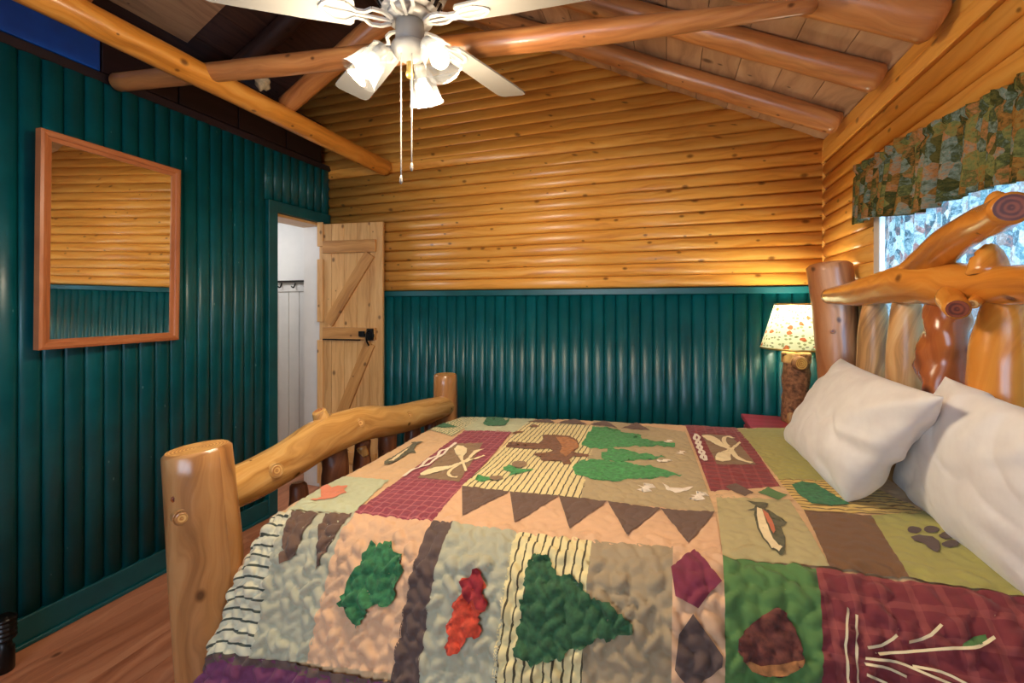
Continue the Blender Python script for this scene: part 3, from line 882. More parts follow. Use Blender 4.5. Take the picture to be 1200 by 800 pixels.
p = on_x(1116, 348, HX - 0.05)
log('branch_stub', [p + Vector((0.05, 0.02, 0.02)), p + Vector((0, 0, 0)), on_x(1122, 362, HX - 0.10)], [0.034, 0.030, 0.024], HM, hrail, n=8, seg=16, lump=0.08, seed=105, bev=0.004)
p = on_x(1135, 352, HX - 0.04)
log('branch_stub', [p + Vector((0.03, 0.0, 0.02)), on_x(1140, 356, HX - 0.07)], [0.016, 0.012], [M['head_log'], M['end_light']], hrail, n=6, seg=12, lump=0.08, seed=106, bev=0.003)
SPL = [M['spindle_pale'], M['end_light']]
SPD = [M['spindle_dark'], M['end_red']]
def spindle(uc, vt, r, mats, seed, lump=0.1, bend=0.0, taper=0.6, ls=7):
    p = on_x(uc, vt, HX)
    z0 = 0.74
    log('head_spindle', [(HX + 0.01, p.y + bend, z0), (HX, p.y - bend * 0.6, z0 + (p.z - z0) * 0.4), (HX, p.y + bend * 0.5, z0 + (p.z - z0) * 0.82), (HX, p.y, p.z + 0.02)],
        [r * 1.1, r * 1.08, r, r * taper], mats, bed, lump=lump, lscale=ls, seed=seed, seg=26, n=40, bev=0.008)
spindle(1024, 352, 0.046, SPL, 111, 0.08)
spindle(1062, 348, 0.047, SPL, 112, 0.08)
spindle(1110, 356, 0.056, SPD, 113, 0.40, 0.03, 0.8, 11)
spindle(1178, 346, 0.058, [M['head_log'], M['end_red']], 114, 0.20, 0.01, 0.6)
p = Vector((HX, 1.06, 1.44))
log('head_spindle', [(HX, 1.06, 0.74), (HX, 1.07, 1.1), p], [0.05, 0.05, 0.04], SPL, bed, lump=0.1, seed=115, seg=18)
log('lower_rail', [(0.73, 0.93, 0.76), (0.745, 2.38, 0.76)], [0.05, 0.05], HM, bed, lump=0.06, seed=116, cap=(0, 0))

# ------------------------------------------------------------------ quilt surface
PROF = [(2.53, .30), (2.51, .52), (2.475, .70), (2.41, .782), (2.30, .802), (1.95, .806), (1.5, .804), (1.22, .801), (1.12, .790), (1.055, .752), (1.008, .69), (.965, .61), (.905, .49), (.855, .36), (.83, .24)]
_pp = catmull(PROF, 600)
_al = np.concatenate([[0], np.cumsum(np.linalg.norm(np.diff(_pp, axis=0), axis=1))])
TMAX = _al[-1]
SMIN, SMAX = -1.45, 0.655
SB0 = -1.135                                     # where the quilt starts to bend over the foot of the mattress
def S0(s, t):
    s = np.asarray(s, float); t = np.asarray(t, float)
    y = np.interp(t, _al, _pp[:, 0]); z = np.interp(t, _al, _pp[:, 1])
    k = np.clip((s + 1.13) / 1.73, 0, 1.1)
    z = z + 0.10 * k
    y = y - 0.07 * k * np.clip((y - 1.6) / 0.8, 0, 1)
    th = np.clip((SB0 - s) / 0.08, 0, math.pi / 2)
    ex = np.maximum(0, SB0 - s - 0.08 * math.pi / 2)
    x = np.where(s > SB0, s, SB0 - 0.08 * np.sin(th))
    z = z - np.where(s > SB0, 0, 0.08 * (1 - np.cos(th)) + ex)
    return np.stack([x, y, z], -1)
_hash = lambda i: np.modf(np.abs(np.sin(i * 127.1 + 11.7) * 43758.5453))[0]
T_EDGE = float(np.interp(-1.16, -_pp[:, 0], _al))      # arc length where the near edge starts
def puff(s, t):
    w = 0.038; hgt = 0.038
    sw = s + 0.010 * np.sin(t * 52 + 3 * np.sin(s * 9)) + 0.006 * np.sin(t * 121 + s * 37)
    i = np.floor(sw / w); f = sw / w - i
    tt = t + 0.009 * np.sin(s * 83 + t * 17) + 0.005 * np.sin(s * 31 + 2)
    r = tt / hgt + _hash(i) * 1.0
    j = np.floor(r); g = r - j
    big = 0.55 + 0.9 * _hash(i * 3.3 + j * 7.7)
    v = np.clip(4 * f * (1 - f), 0, 1) ** 0.34 * np.clip(4 * g * (1 - g), 0, 1) ** 0.34 * big
    k = np.clip((t - T_EDGE + 0.06) / 0.22, 0, 1); k = k * k * (3 - 2 * k)
    kr = np.clip((s - 0.0) / 0.5, 0, 1)
    amp = 0.0036 + k * (0.0165 - 0.003 * kr)
    wav = k * (0.006 * np.sin(s * 11 + t * 4) + 0.004 * np.sin(s * 23 + 1.3)) + 0.003 * np.sin(s * 5 + t * 7) + 0.002 * np.sin(s * 13 - t * 9)
    return amp * v + wav
def lift_k(t):
    k = np.clip((t - T_EDGE + 0.06) / 0.22, 0, 1)
    return 0.45 + 0.75 * k
def S(s, t, lift=0.0):
    e = 1e-3
    s = np.asarray(s, float); t = np.asarray(t, float)
    p = S0(s, t)
    ds = S0(s + e, t) - S0(s - e, t); dt = S0(s, t + e) - S0(s, t - e)
    n = np.cross(dt, ds)
    n /= np.maximum(np.linalg.norm(n, axis=-1, keepdims=True), 1e-9)
    return p + n * (puff(s, t) + lift * lift_k(t))[..., None]
_n = np.cross(S0(-0.3, 1.0 + 1e-3) - S0(-0.3, 1.0 - 1e-3), S0(-0.3 + 1e-3, 1.0) - S0(-0.3 - 1e-3, 1.0))
NSIGN = 1.0 if _n[2] > 0 else -1.0
if NSIGN < 0:
    _S = S
    def S(s, t, lift=0.0):
        e = 1e-3
        s = np.asarray(s, float); t = np.asarray(t, float)
        p = S0(s, t)
        ds = S0(s + e, t) - S0(s - e, t); dt = S0(s, t + e) - S0(s, t - e)
        n = np.cross(ds, dt)
        n /= np.maximum(np.linalg.norm(n, axis=-1, keepdims=True), 1e-9)
        return p + n * (puff(s, t) + lift * lift_k(t))[..., None]

# inverse: photo pixel -> (s, t) on the quilt
def project(P):
    d = P[..., 0] * FX + P[..., 1] * FY; l = P[..., 0] * RX + P[..., 1] * RY
    d = np.maximum(d, 1e-3)
    return np.stack([U0 + FPX * l / d, V0 - FPX * (P[..., 2] - CH) / d], -1)
_gs = np.linspace(-1.22, SMAX, 190); _gt = np.linspace(float(np.interp(-2.46, -_pp[:, 0], _al)), TMAX, 300)
_GS, _GT = np.meshgrid(_gs, _gt, indexing='ij')
_GP = project(S0(_GS, _GT))
def inv(u, v):
    d = (_GP[..., 0] - u) ** 2 + (_GP[..., 1] - v) ** 2
    i = np.unravel_index(np.argmin(d), d.shape)
    s, t = _GS[i], _GT[i]
    for _ in range(6):
        e = 1e-3
        p = project(S0(s, t)); ps = (project(S0(s + e, t)) - p) / e; pt = (project(S0(s, t + e)) - p) / e
        J = np.array([[ps[0], pt[0]], [ps[1], pt[1]]])
        try: dl = np.linalg.solve(J, np.array([u - p[0], v - p[1]]))
        except Exception: break
        dl = np.clip(dl, -0.05, 0.05)
        s2, t2 = s + dl[0], t + dl[1]
        p2 = project(S0(s2, t2))
        if np.hypot(p2[0] - u, p2[1] - v) > np.hypot(p[0] - u, p[1] - v): break
        s, t = s2, t2
    return (float(np.clip(s, SMIN, SMAX)), float(np.clip(t, 0, TMAX)))

# fabrics -----------------------------------------------------------------
def fabric_base(t, col, rough=0.85, amt=0.16):
    uv = t.uv()
    n, _ = t.noise(uv, 9.0 if amt < 0.35 else 70.0, 4.0)
    if amt >= 0.35: n = t.math('MULTIPLY_ADD', t.math('SUBTRACT', n, 0.5), 2.0, 0.5, clamp=True)
    hsv = t.n.new('ShaderNodeHueSaturation'); t.set(hsv, 'Color', col)
    t.l.new(t.math('MULTIPLY_ADD', n, amt * 2, 1 - amt), hsv.inputs['Value'])
    w, _ = t.noise(t.vmath('MULTIPLY', uv, (900, 900, 1)), 1.0, 1.0)
    w2, _ = t.noise(uv, 60.0, 3.0)
    nrm = t.bump(t.math('ADD', t.math('MULTIPLY', w, 0.25), w2), 0.25, 0.004)
    return t.done(t.bsdf(hsv.outputs[0], rough, nrm, Sheen_Weight=0.15))
def fabric(name, rgb, amt=0.16):
    t = NT('fabric_' + name)
    return fabric_base(t, srgb(*rgb), amt=amt)
def striped(name, base, line, axis, period, duty=0.22):
    t = NT('fabric_' + name)
    s = t.n.new('ShaderNodeSeparateXYZ'); uv = t.uv(); t.l.new(uv, s.inputs[0])
    wn, _ = t.noise(uv, 14.0, 2.0)
    c = t.math('ADD', t.math('DIVIDE', s.outputs[axis], period), t.math('MULTIPLY', wn, 0.35))
    f = t.math('FRACT', c)
    col = t.mix(t.math('LESS_THAN', f, duty), srgb(*base), srgb(*line))
    return fabric_base(t, col)
def plaid(name, base, line, period, duty=0.16):
    t = NT('fabric_' + name)
    s = t.n.new('ShaderNodeSeparateXYZ'); uv = t.uv(); t.l.new(uv, s.inputs[0])
    fs = []
    for ax in (0, 1):
        f = t.math('FRACT', t.math('DIVIDE', s.outputs[ax], period))
        fs.append(t.math('LESS_THAN', f, duty))
    k = t.math('MULTIPLY', t.math('ADD', fs[0], fs[1]), 0.6, clamp=True)
    col = t.mix(k, srgb(*base), srgb(*line))
    return fabric_base(t, col)
F = {
    'tan': fabric('tan', (214, 176, 130)), 'peach': fabric('peach', (216, 172, 132)), 'sage': fabric('sage', (176, 172, 144)),
    'pale_green': fabric('pale_green', (186, 190, 154)), 'brown': fabric('brown', (104, 78, 62)), 'dark_brown': fabric('dark_brown', (92, 72, 64)),
    'sky': fabric('sky', (176, 156, 116)), 'olive': fabric('olive', (166, 158, 84)), 'olive_brown': fabric('olive_brown', (138, 110, 78)),
    'chestnut': fabric('chestnut', (118, 82, 48)), 'olive_tan': fabric('olive_tan', (180, 166, 116)), 'green': fabric('green', (84, 122, 62)),
    'leaf_green': fabric('leaf_green', (50, 112, 66), 0.5), 'tree_green': fabric('tree_green', (66, 140, 74), 0.5), 'dark_green': fabric('dark_green', (48, 90, 54), 0.5),
    'crimson': fabric('crimson', (150, 34, 40), 0.4), 'red': fabric('red', (212, 74, 44), 0.4), 'orange': fabric('orange', (216, 128, 92), 0.3),
    'cream': fabric('cream', (236, 216, 170)), 'white': fabric('white', (238, 224, 204)), 'maroon': fabric('maroon_plain', (124, 42, 62)),
    'moose': fabric('moose', (122, 80, 50), 0.4), 'antler': fabric('antler', (170, 112, 62), 0.4), 'cone': fabric('cone', (104, 52, 40), 0.6), 'fish': fabric('fish', (92, 88, 60), 0.4),
    'fish_red': fabric('fish_red', (196, 108, 70)), 'plum': fabric('plum', (112, 52, 86), 0.3), 'grey_brown': fabric('grey_brown', (160, 140, 108)),
    'stripe_s': striped('stripe_s', (226, 208, 150), (78, 68, 44), 0, 0.0213), 'stripe_t': striped('stripe_t', (206, 200, 168), (66, 72, 60), 1, 0.026),
    'stripe_g': striped('stripe_g', (222, 210, 160), (120, 140, 100), 0, 0.018, 0.4), 'stripe_y': striped('stripe_y', (216, 182, 100), (120, 92, 44), 1, 0.021, 0.3),
    'plaid': plaid('plaid', (136, 52, 66), (186, 104, 104), 0.033), 'plaid2': plaid('plaid2', (128, 40, 42), (156, 66, 62), 0.040, 0.2), 'plaid3': plaid('plaid3', (122, 44, 48), (150, 72, 66), 0.05, 0.25),
}

quilt_root = empty('patchwork_quilt', (-0.3, 1.7, 0.82), 'patchwork quilt of lodge motifs with moose, pine trees, oars and fish, spread over the bed', 'quilt')
H = 0.0062
ns = int((SMAX - SMIN) / H); nt = int(TMAX / H)
gs, gt_ = np.meshgrid(np.linspace(SMIN, SMAX, ns), np.linspace(0, TMAX, nt), indexing='ij')
P = S(gs, gt_, -0.0055).reshape(-1, 3)
idx = np.arange(ns * nt).reshape(ns, nt)
fq = np.stack([idx[:-1, :-1], idx[1:, :-1], idx[1:, 1:], idx[:-1, 1:]], -1).reshape(-1, 4)
me = mesh('quilt_cloth', P, fq.tolist(), np.stack([gs.ravel(), gt_.ravel()], -1), True)
link('cloth', me, quilt_root, F['tan'])

def quad_mesh(name, c, lift):
    """c: four (s,t) corners -> bilinear grid on the quilt"""
    c = np.asarray(c, float)
    la = max(np.linalg.norm(c[1] - c[0]), np.linalg.norm(c[2] - c[3])); lb = max(np.linalg.norm(c[3] - c[0]), np.linalg.norm(c[2] - c[1]))
    na = max(2, int(la / H) + 1); nb_ = max(2, int(lb / H) + 1)
    a, b = np.meshgrid(np.linspace(0, 1, na), np.linspace(0, 1, nb_), indexing='ij')
    st = (c[0] * ((1 - a) * (1 - b))[..., None] + c[1] * (a * (1 - b))[..., None] + c[2] * (a * b)[..., None] + c[3] * ((1 - a) * b)[..., None]).reshape(-1, 2)
    P = S(st[:, 0], st[:, 1], lift)
    i = np.arange(na * nb_).reshape(na, nb_)
    f = np.stack([i[:-1, :-1], i[1:, :-1], i[1:, 1:], i[:-1, 1:]], -1).reshape(-1, 4)
    return mesh(name, P, f.tolist(), st, True)
def orient(me):
    # consistent upward facing is not needed for shading, but keep normals outward
    bm = bmesh.new(); bm.from_mesh(me)
    bmesh.ops.remove_doubles(bm, verts=bm.verts, dist=1e-5)
    bmesh.ops.recalc_face_normals(bm, faces=bm.faces)
    s = sum((f.normal.z - f.normal.y) * f.calc_area() for f in bm.faces)
    if s < 0: bmesh.ops.reverse_faces(bm, faces=bm.faces)
    bm.to_mesh(me); bm.free()
    return me
def patch(pix, mat, lift=0.0016, parent=quilt_root, name='patch', st=None):
    c = st or [inv(u, v) for u, v in pix]
    if len(c) == 3: c = [c[0], c[1], c[2], c[2]]
    if pix and len(pix) == 4 and pix[2][1] >= 825:       # runs on below the picture to the hem: keep the seam straight in the cloth
        low = TMAX if mat == 'plum' else TMAX - 0.17
        def down(top, q):
            m = inv(q[0], 798)
            k_ = (low - top[1]) / max(0.05, m[1] - top[1])
            return (float(np.clip(top[0] + (m[0] - top[0]) * k_, SMIN, SMAX)), low)
        if mat == 'plum': c[2] = (c[1][0], low); c[3] = (c[0][0], low)
        else: c[2] = down(c[1], pix[2]); c[3] = down(c[0], pix[3])
    return link(name, orient(quad_mesh(name, c, lift)), parent, F[mat])
def spiky(pts, amp, step=3.2):
    r2 = random.Random(len(pts)); out = []
    for i in range(len(pts)):
        a, b = pts[i], pts[(i + 1) % len(pts)]
        L = math.hypot(b[0] - a[0], b[1] - a[1]); n_ = max(1, int(L / step))
        nx, ny = (b[1] - a[1]) / max(L, 1e-6), -(b[0] - a[0]) / max(L, 1e-6)
        for k_ in range(n_):
            q = k_ / n_; d_ = 0 if k_ == 0 else r2.uniform(-0.5, 1.0) * amp * (1 if k_ % 2 else -1)
            out.append((a[0] + (b[0] - a[0]) * q + nx * d_, a[1] + (b[1] - a[1]) * q + ny * d_))
    return out
def poly(pix, mat, lift=0.0045, parent=quilt_root, name='applique', st=None, res=0.0075, jag=0.0):
    if jag: pix = spiky(pix, jag)
    c = st or [inv(u, v) for u, v in pix]
    bm = bmesh.new()
    vs = [bm.verts.new((a, b, 0)) for a, b in c]
    try: f = bm.faces.new(vs)
    except Exception:
        bm.free(); return None
    bmesh.ops.triangulate(bm, faces=[f])
    lo = np.min(c, axis=0); hi = np.max(c, axis=0)
    for ax in (0, 1):
        k = math.ceil(lo[ax] / res)
        while k * res < hi[ax]:
            n_ = (1, 0, 0) if ax == 0 else (0, 1, 0)
            bmesh.ops.bisect_plane(bm, geom=bm.verts[:] + bm.edges[:] + bm.faces[:], plane_co=tuple(k * res * x_ for x_ in n_), plane_no=n_)
            k += 1
    st_ = np.array([(v.co.x, v.co.y) for v in bm.verts]); bm.verts.index_update()
    fs = [[v.index for v in f.verts] for f in bm.faces]
    bm.free()
    P = S(st_[:, 0], st_[:, 1], lift + 0.002)
    return link(name, orient(mesh(name, P, fs, st_, True)), parent, F[mat])
def stroke(pix, mat, w, lift=0.0105, parent=quilt_root, name='applique'):
    """ribbon along a pixel polyline, w metres wide"""
    c = np.array([inv(u, v) for u, v in pix])
    n = max(6, int(sum(np.linalg.norm(np.diff(c, axis=0), axis=1)) / 0.01))
    c = catmull(c, n)
    T = np.gradient(c, axis=0); T /= np.maximum(np.linalg.norm(T, axis=1)[:, None], 1e-9)
    N = np.stack([-T[:, 1], T[:, 0]], -1)
    st_ = np.vstack([c - N * w / 2, c + N * w / 2])
    P = S(st_[:, 0], st_[:, 1], lift)
    return link(name, orient(mesh(name, P, [(i, i + 1, n + i + 1, n + i) for i in range(n - 1)], st_, True)), parent, F[mat])
def cr(x0, y0, k, pts): return [(x0 + a / k, y0 + b / k) for a, b in pts]
def ell(cx, cy, rx, ry, n=14): return [(cx + rx * math.cos(2 * math.pi * i / n), cy + ry * math.sin(2 * math.pi * i / n)) for i in range(n)]
def star(cx, cy, rx, ry, n=7):
    return [(cx + (rx if i % 2 == 0 else rx * 0.3) * math.cos(math.pi * i / n), cy + (ry if i % 2 == 0 else ry * 0.3) * math.sin(math.pi * i / n)) for i in range(2 * n)]

# --- top, from the foot to the head
patch([(540, 485), (628, 488), (604, 508), (545, 505)], 'pale_green')
poly(ell(582, 497, 16, 4.2), 'leaf_green')
poly(cr(430, 480, 8, [(860, 55), (960, 50), (1020, 50), (980, 62), (900, 70), (870, 66)]), 'fish')
patch([(500, 505), (541, 484), (562, 491), (530, 512)], 'stripe_g')
poly(cr(430, 480, 8, [(560, 195), (600, 160), (640, 140), (700, 133), (800, 150), (850, 165), (780, 172), (700, 178), (640, 188), (600, 203)]), 'leaf_green')
patch([(398, 560), (456, 562), (416, 604), (338, 603)], 'pale_green')
poly(cr(180, 420, 3.158, [(580, 540), (620, 520), (630, 490), (660, 485), (680, 475), (720, 475), (705, 490), (715, 505), (690, 512), (660, 527), (620, 533)]), 'orange')
fs_ = cr(430, 480, 8, [(160, 510), (165, 480), (230, 450), (300, 408), (400, 353), (430, 332), (412, 320), (500, 315), (545, 312), (500, 325), (465, 347), (440, 382), (460, 410), (400, 410), (350, 440), (280, 480), (210, 507)])
a_ = poly(fs_, 'fish', name='fish_applique')
poly(cr(430, 480, 8, [(200, 490), (245, 460), (300, 422), (400, 367), (380, 387), (310, 440), (250, 478)]), 'cream', 0.0080, a_, 'belly')
# left oar block
patch([(545, 505), (601, 506), (508, 613), (416, 604)], 'plaid')
patch([(533, 521), (566, 519), (538, 567), (489, 561)], 'olive_brown', 0.0055)
stroke(cr(430, 480, 8, [(340, 635), (430, 570), (500, 548), (570, 480), (660, 445), (690, 400), (760, 375), (835, 322)]), 'white', 0.013)
stroke(cr(430, 480, 8, [(500, 548), (580, 525), (655, 465), (720, 425), (760, 375)]), 'white', 0.012)
poly(cr(430, 480, 8, [(818, 375), (850, 347), (900, 345), (940, 372), (935, 410), (905, 440), (902, 470), (943, 592), (920, 600), (888, 500), (868, 440), (830, 412)]), 'cream', 0.0095)
poly(cr(430, 480, 8, [(498, 612), (560, 577), (680, 548), (780, 540), (860, 510), (940, 465), (1000, 395), (1060, 372), (1110, 370), (1060, 388), (1000, 430), (950, 492), (830, 545), (760, 577), (640, 610), (540, 637), (505, 632)]), 'cream', 0.0100)
stroke(cr(430, 480, 8, [(870, 520), (790, 580), (765, 625), (800, 652), (850, 657)]), 'cream', 0.012)
stroke(cr(430, 480, 8, [(920, 492), (1000, 468), (1100, 430)]), 'cream', 0.012)
# moose block
patch([(618, 495), (700, 500), (682, 585), (541, 572)], 'stripe_s')
patch([(696, 500), (803, 506), (838, 600), (681, 585)], 'sky', 0.0018)
m_ = poly(cr(560, 480, 6.67, [(505, 200), (600, 196), (720, 207), (780, 240), (792, 290), (750, 338), (740, 352), (800, 345), (866, 354), (866, 374), (745, 374), (715, 400), (735, 440), (670, 447), (660, 415), (610, 405), (560, 420), (495, 415), (490, 385), (545, 362), (440, 362), (440, 345), (540, 343), (590, 325), (560, 312), (430, 316), (220, 298), (220, 287), (440, 290), (240, 266), (235, 257), (480, 268), (510, 235)]), 'moose', name='moose_applique')
poly(cr(560, 480, 6.67, [(610, 215), (700, 215), (770, 250), (790, 300), (740, 330), (690, 380), (640, 340), (660, 290)]), 'antler', 0.0080, m_, 'antler')
poly(cr(560, 480, 6.67, ell(325, 440, 62, 30)), 'olive_brown', 0.0080)
poly(cr(560, 480, 6.67, [(200, 455), (250, 440), (300, 470), (380, 478), (440, 485), (400, 500), (320, 498), (270, 520), (240, 530), (260, 500), (200, 480)]), 'tree_green')
poly(cr(560, 480, 6.67, ell(145, 548, 55, 18)), 'olive_brown', 0.0080)
poly(cr(560, 480, 6.67, [(0, 520), (40, 530), (100, 540), (110, 560), (60, 575), (10, 575), (-25, 560), (10, 545)]), 'tree_green')
poly(cr(560, 480, 6.67, [(400, 140), (440, 125), (480, 138), (455, 150)]), 'moose')
poly(cr(560, 480, 6.67, [(270, 195), (300, 178), (365, 180), (330, 192), (290, 202)]), 'moose')
def tree(pts, seed):
    r2 = random.Random(seed); out = []
    for i in range(len(pts)):
        a, b = pts[i], pts[(i + 1) % len(pts)]
        n_ = max(1, int(math.hypot(b[0] - a[0], b[1] - a[1]) / 4))
        for k_ in range(n_):
            q = k_ / n_; x_ = a[0] + (b[0] - a[0]) * q; y_ = a[1] + (b[1] - a[1]) * q
            out.append((x_ + r2.uniform(-2.2, 2.2), y_ + r2.uniform(-1.5, 1.5)) if k_ else (x_, y_))
    poly(out, 'tree_green', 0.0036, name='tree_applique')
tree(cr(680, 480, 6.664, [(10, 275), (60, 180), (130, 140), (250, 165), (520, 205), (400, 218), (740, 268), (740, 300), (500, 292), (350, 300), (160, 312), (60, 292)]), 1)
tree(cr(680, 480, 6.664, [(165, 335), (260, 310), (400, 340), (670, 390), (600, 402), (400, 402), (250, 410), (165, 385)]), 2)
tree(cr(680, 480, 6.664, [(-60, 470), (0, 405), (150, 398), (400, 430), (600, 470), (800, 520), (700, 532), (420, 550), (250, 562), (60, 545), (-40, 520)]), 3)
for (u, v, a_, b_) in ((757, 572, 12, 5.2), (818.7, 582, 13, 5.2), (798, 532, 7, 2.6), (783, 518, 6, 2), (779, 542.5, 10, 2)):
    poly(star(u, v, a_, b_), 'white', name='star_applique')
poly(cr(640, 470, 4, [(545, 388), (580, 407), (640, 411), (692, 406), (660, 424), (610, 431), (565, 418)]), 'white', name='moon_applique')
# far triangles
for tr in ([(618, 495), (651, 497), (642, 489)], [(653, 497), (688, 499), (674, 490.5)], [(691, 499), (723.5, 501.5), (710, 492.5)], [(728, 502), (762, 504), (745, 495)], [(765, 504), (800, 506), (783.5, 497)]):
    patch(tr, 'brown', 0.0060)
# near triangles on their peach band
patch([(541, 572), (838, 600), (847, 656), (508, 613)], 'peach', 0.0012)
for tr in ([(541.5, 572), (597.5, 577.5), (542, 607)], [(597.5, 577.5), (655, 583), (603, 613.5)], [(655, 583), (712, 589), (667.5, 620.5)], [(712, 589), (774, 595.5), (735, 629.5)], [(774, 595.5), (838, 600.5), (806.7, 639)]):
    patch(tr, 'brown', 0.0075)
# right oar block
patch([(802.5, 497.5), (860, 501.7), (915, 569.7), (833, 577)], 'plaid2')
patch([(822, 510), (856, 512), (886, 545), (840, 545)], 'olive_brown', 0.0055)
K = (790, 490, 4.707)
poly(cr(*K, [(150, 105), (210, 107), (245, 128), (265, 150), (300, 172), (335, 190), (325, 199), (280, 177), (240, 162), (190, 137)]), 'cream', 0.0095)
poly(cr(*K, [(228, 222), (240, 205), (300, 200), (318, 178), (362, 142), (370, 152), (325, 192), (312, 215), (315, 240), (270, 250), (230, 242)]), 'cream', 0.0100)
stroke(cr(*K, [(300, 172), (277, 145), (278, 122), (300, 114), (330, 124)]), 'cream', 0.016)
stroke(cr(*K, [(320, 195), (355, 232), (430, 254)]), 'cream', 0.018)
stroke(cr(*K, [(120, 95), (113, 122), (145, 142), (130, 172), (165, 195), (150, 225), (175, 242)]), 'white', 0.012)
stroke(cr(*K, [(120, 95), (140, 118), (122, 145), (152, 168), (140, 198), (170, 215), (178, 242)]), 'white', 0.011)
# olive block, stripes, diamonds, fish block, brown, paw
patch([(860, 502), (960, 506), (990, 566), (913, 561)], 'olive', 0.0012)
patch([(912, 561), (1010, 565), (1090, 606), (942, 598)], 'stripe_y', 0.0016)
poly(cr(880, 400, 2.666, [(128, 448), (160, 438), (200, 445), (240, 470), (310, 512), (250, 516), (190, 508), (150, 478)]), 'leaf_green')
patch([(839, 580), (925, 585), (972, 668), (847, 656)], 'olive_tan', 0.0016)
patch([(833, 577), (915, 569), (930, 585), (839, 584)], 'tan', 0.0020)
patch([(850.5, 572), (862, 566.5), (883.5, 577.5), (873, 583)], 'brown', 0.0065)
patch([(888, 577), (900.5, 571), (923, 580), (912, 586)], 'green', 0.0065)
fa = poly(cr(*K, [(395, 463), (520, 475), (515, 495), (500, 505), (550, 570), (625, 588), (610, 605), (590, 612), (615, 680), (612, 758), (590, 776), (540, 745), (490, 680), (460, 620), (440, 540), (445, 522), (395, 515), (440, 503), (450, 485)]), 'fish', name='fish_applique')
poly(cr(*K, [(458, 500), (485, 512), (500, 560), (515, 605), (530, 645), (550, 690), (600, 742), (580, 765), (540, 738), (495, 672), (470, 620), (457, 550)]), 'cream', 0.0080, fa, 'belly')
poly(cr(*K, [(488, 515), (520, 545), (545, 590), (560, 640), (550, 660), (530, 622), (513, 580), (495, 545)]), 'fish_red', 0.0110, fa, 'side_stripe')
patch([(942, 598), (1021, 605), (1065, 682), (972, 668)], 'chestnut', 0.0016)
patch([(1021, 605), (1105, 602), (1205, 705), (1065, 682)], 'olive', 0.0016)
K = (940, 560, 3.335)
for e in (ell(440, 212, 28, 13), ell(507, 212, 31, 13), ell(568, 237, 33, 13), ell(580, 268, 35, 13)):
    poly(cr(*K, e), 'dark_brown', name='paw_applique')
poly(cr(*K, [(425, 240), (460, 231), (510, 240), (535, 255), (541, 280), (530, 306), (512, 297), (480, 266), (440, 255)]), 'dark_brown', name='paw_applique')

# --- near side row
patch([(325, 606), (346, 605), (299, 773), (240, 772)], 'stripe_t', 0.0016)
patch([(346, 605), (417, 604), (364, 775), (299, 773)], 'sage', 0.0016)
patch([(346, 606), (376, 606), (352, 650), (338, 662)], 'brown', 0.0060)
patch([(383, 606), (414, 605), (390, 640), (375, 668)], 'brown', 0.0060)
patch([(417, 604), (508, 613), (466, 787), (362, 775)], 'peach', 0.0020)
poly(cr(380, 600, 4, [(235, 145), (255, 175), (275, 155), (290, 165), (320, 140), (315, 185), (340, 195), (375, 200), (360, 240), (385, 255), (380, 280), (350, 300), (330, 330), (345, 360), (340, 410), (310, 440), (280, 435), (250, 430), (225, 450), (200, 500), (175, 542), (160, 500), (130, 480), (130, 440), (95, 440), (100, 390), (120, 360), (135, 300), (165, 280), (185, 250), (195, 200), (215, 190), (220, 160)]), 'leaf_green', 0.0070, name='leaf_applique', res=0.0062, jag=3.0)
patch([(508, 613), (532, 616), (494, 806), (462, 800)], 'dark_brown', 0.0022)
patch([(532, 616), (606, 624), (583, 815), (492, 806)], 'sage', 0.0018)
rl = poly(cr(380, 600, 4, [(715, 280), (735, 275), (760, 330), (750, 380), (775, 430), (770, 460), (740, 460), (745, 530), (735, 580), (715, 590), (705, 560), (680, 600), (650, 640), (600, 662), (588, 622), (610, 570), (588, 540), (625, 500), (615, 440), (635, 410), (660, 430), (680, 400), (660, 330), (700, 310)]), 'red', 0.0070, name='leaf_applique', res=0.0062, jag=3.0)
poly(cr(380, 600, 4, [(715, 280), (735, 275), (760, 330), (750, 380), (775, 430), (770, 460), (735, 450), (720, 410), (690, 430), (680, 400), (660, 330), (700, 310)]), 'crimson', 0.0110, rl, 'leaf_lobe', res=0.0062)
patch([(606, 624), (694, 634), (684, 830), (578, 830)], 'stripe_s', 0.0018)
patch([(694, 634), (789, 645), (787, 830), (684, 830)], 'grey_brown', 0.0018)
poly(cr(540, 580, 3.6375, [(290, 300), (320, 255), (350, 290), (370, 270), (400, 320), (430, 350), (470, 345), (490, 400), (520, 380), (540, 430), (600, 450), (660, 480), (700, 520), (740, 550), (735, 590), (680, 590), (640, 620), (590, 600), (560, 630), (520, 650), (470, 650), (440, 700), (400, 690), (350, 705), (300, 722), (280, 690), (240, 680), (250, 620), (245, 560), (270, 520), (260, 460), (285, 420), (275, 360)]), 'dark_green', 0.0070, name='leaf_applique', res=0.0062, jag=3.0)
patch([(789, 645), (847, 656), (849, 830), (787, 830)], 'peach', 0.0020)
poly([(814, 650), (846, 687), (830, 700), (818, 714), (792, 702), (787, 672)], 'maroon', 0.0070, res=0.0062)
poly([(812, 720), (830, 744), (846, 766), (845, 778), (832, 788), (808, 803), (791, 780), (796, 742)], 'dark_brown', 0.0070, res=0.0062)
patch([(847, 656), (956, 669), (962, 830), (849, 830)], 'green', 0.0020)
K = (760, 640, 5)
pc = poly(cr(*K, [(740, 368), (790, 388), (850, 480), (882, 560), (902, 640), (880, 705), (800, 742), (700, 752), (600, 720), (530, 625), (518, 540), (570, 480), (650, 420)]), 'cone', 0.0070, name='pinecone_applique', res=0.0062, jag=2.0)
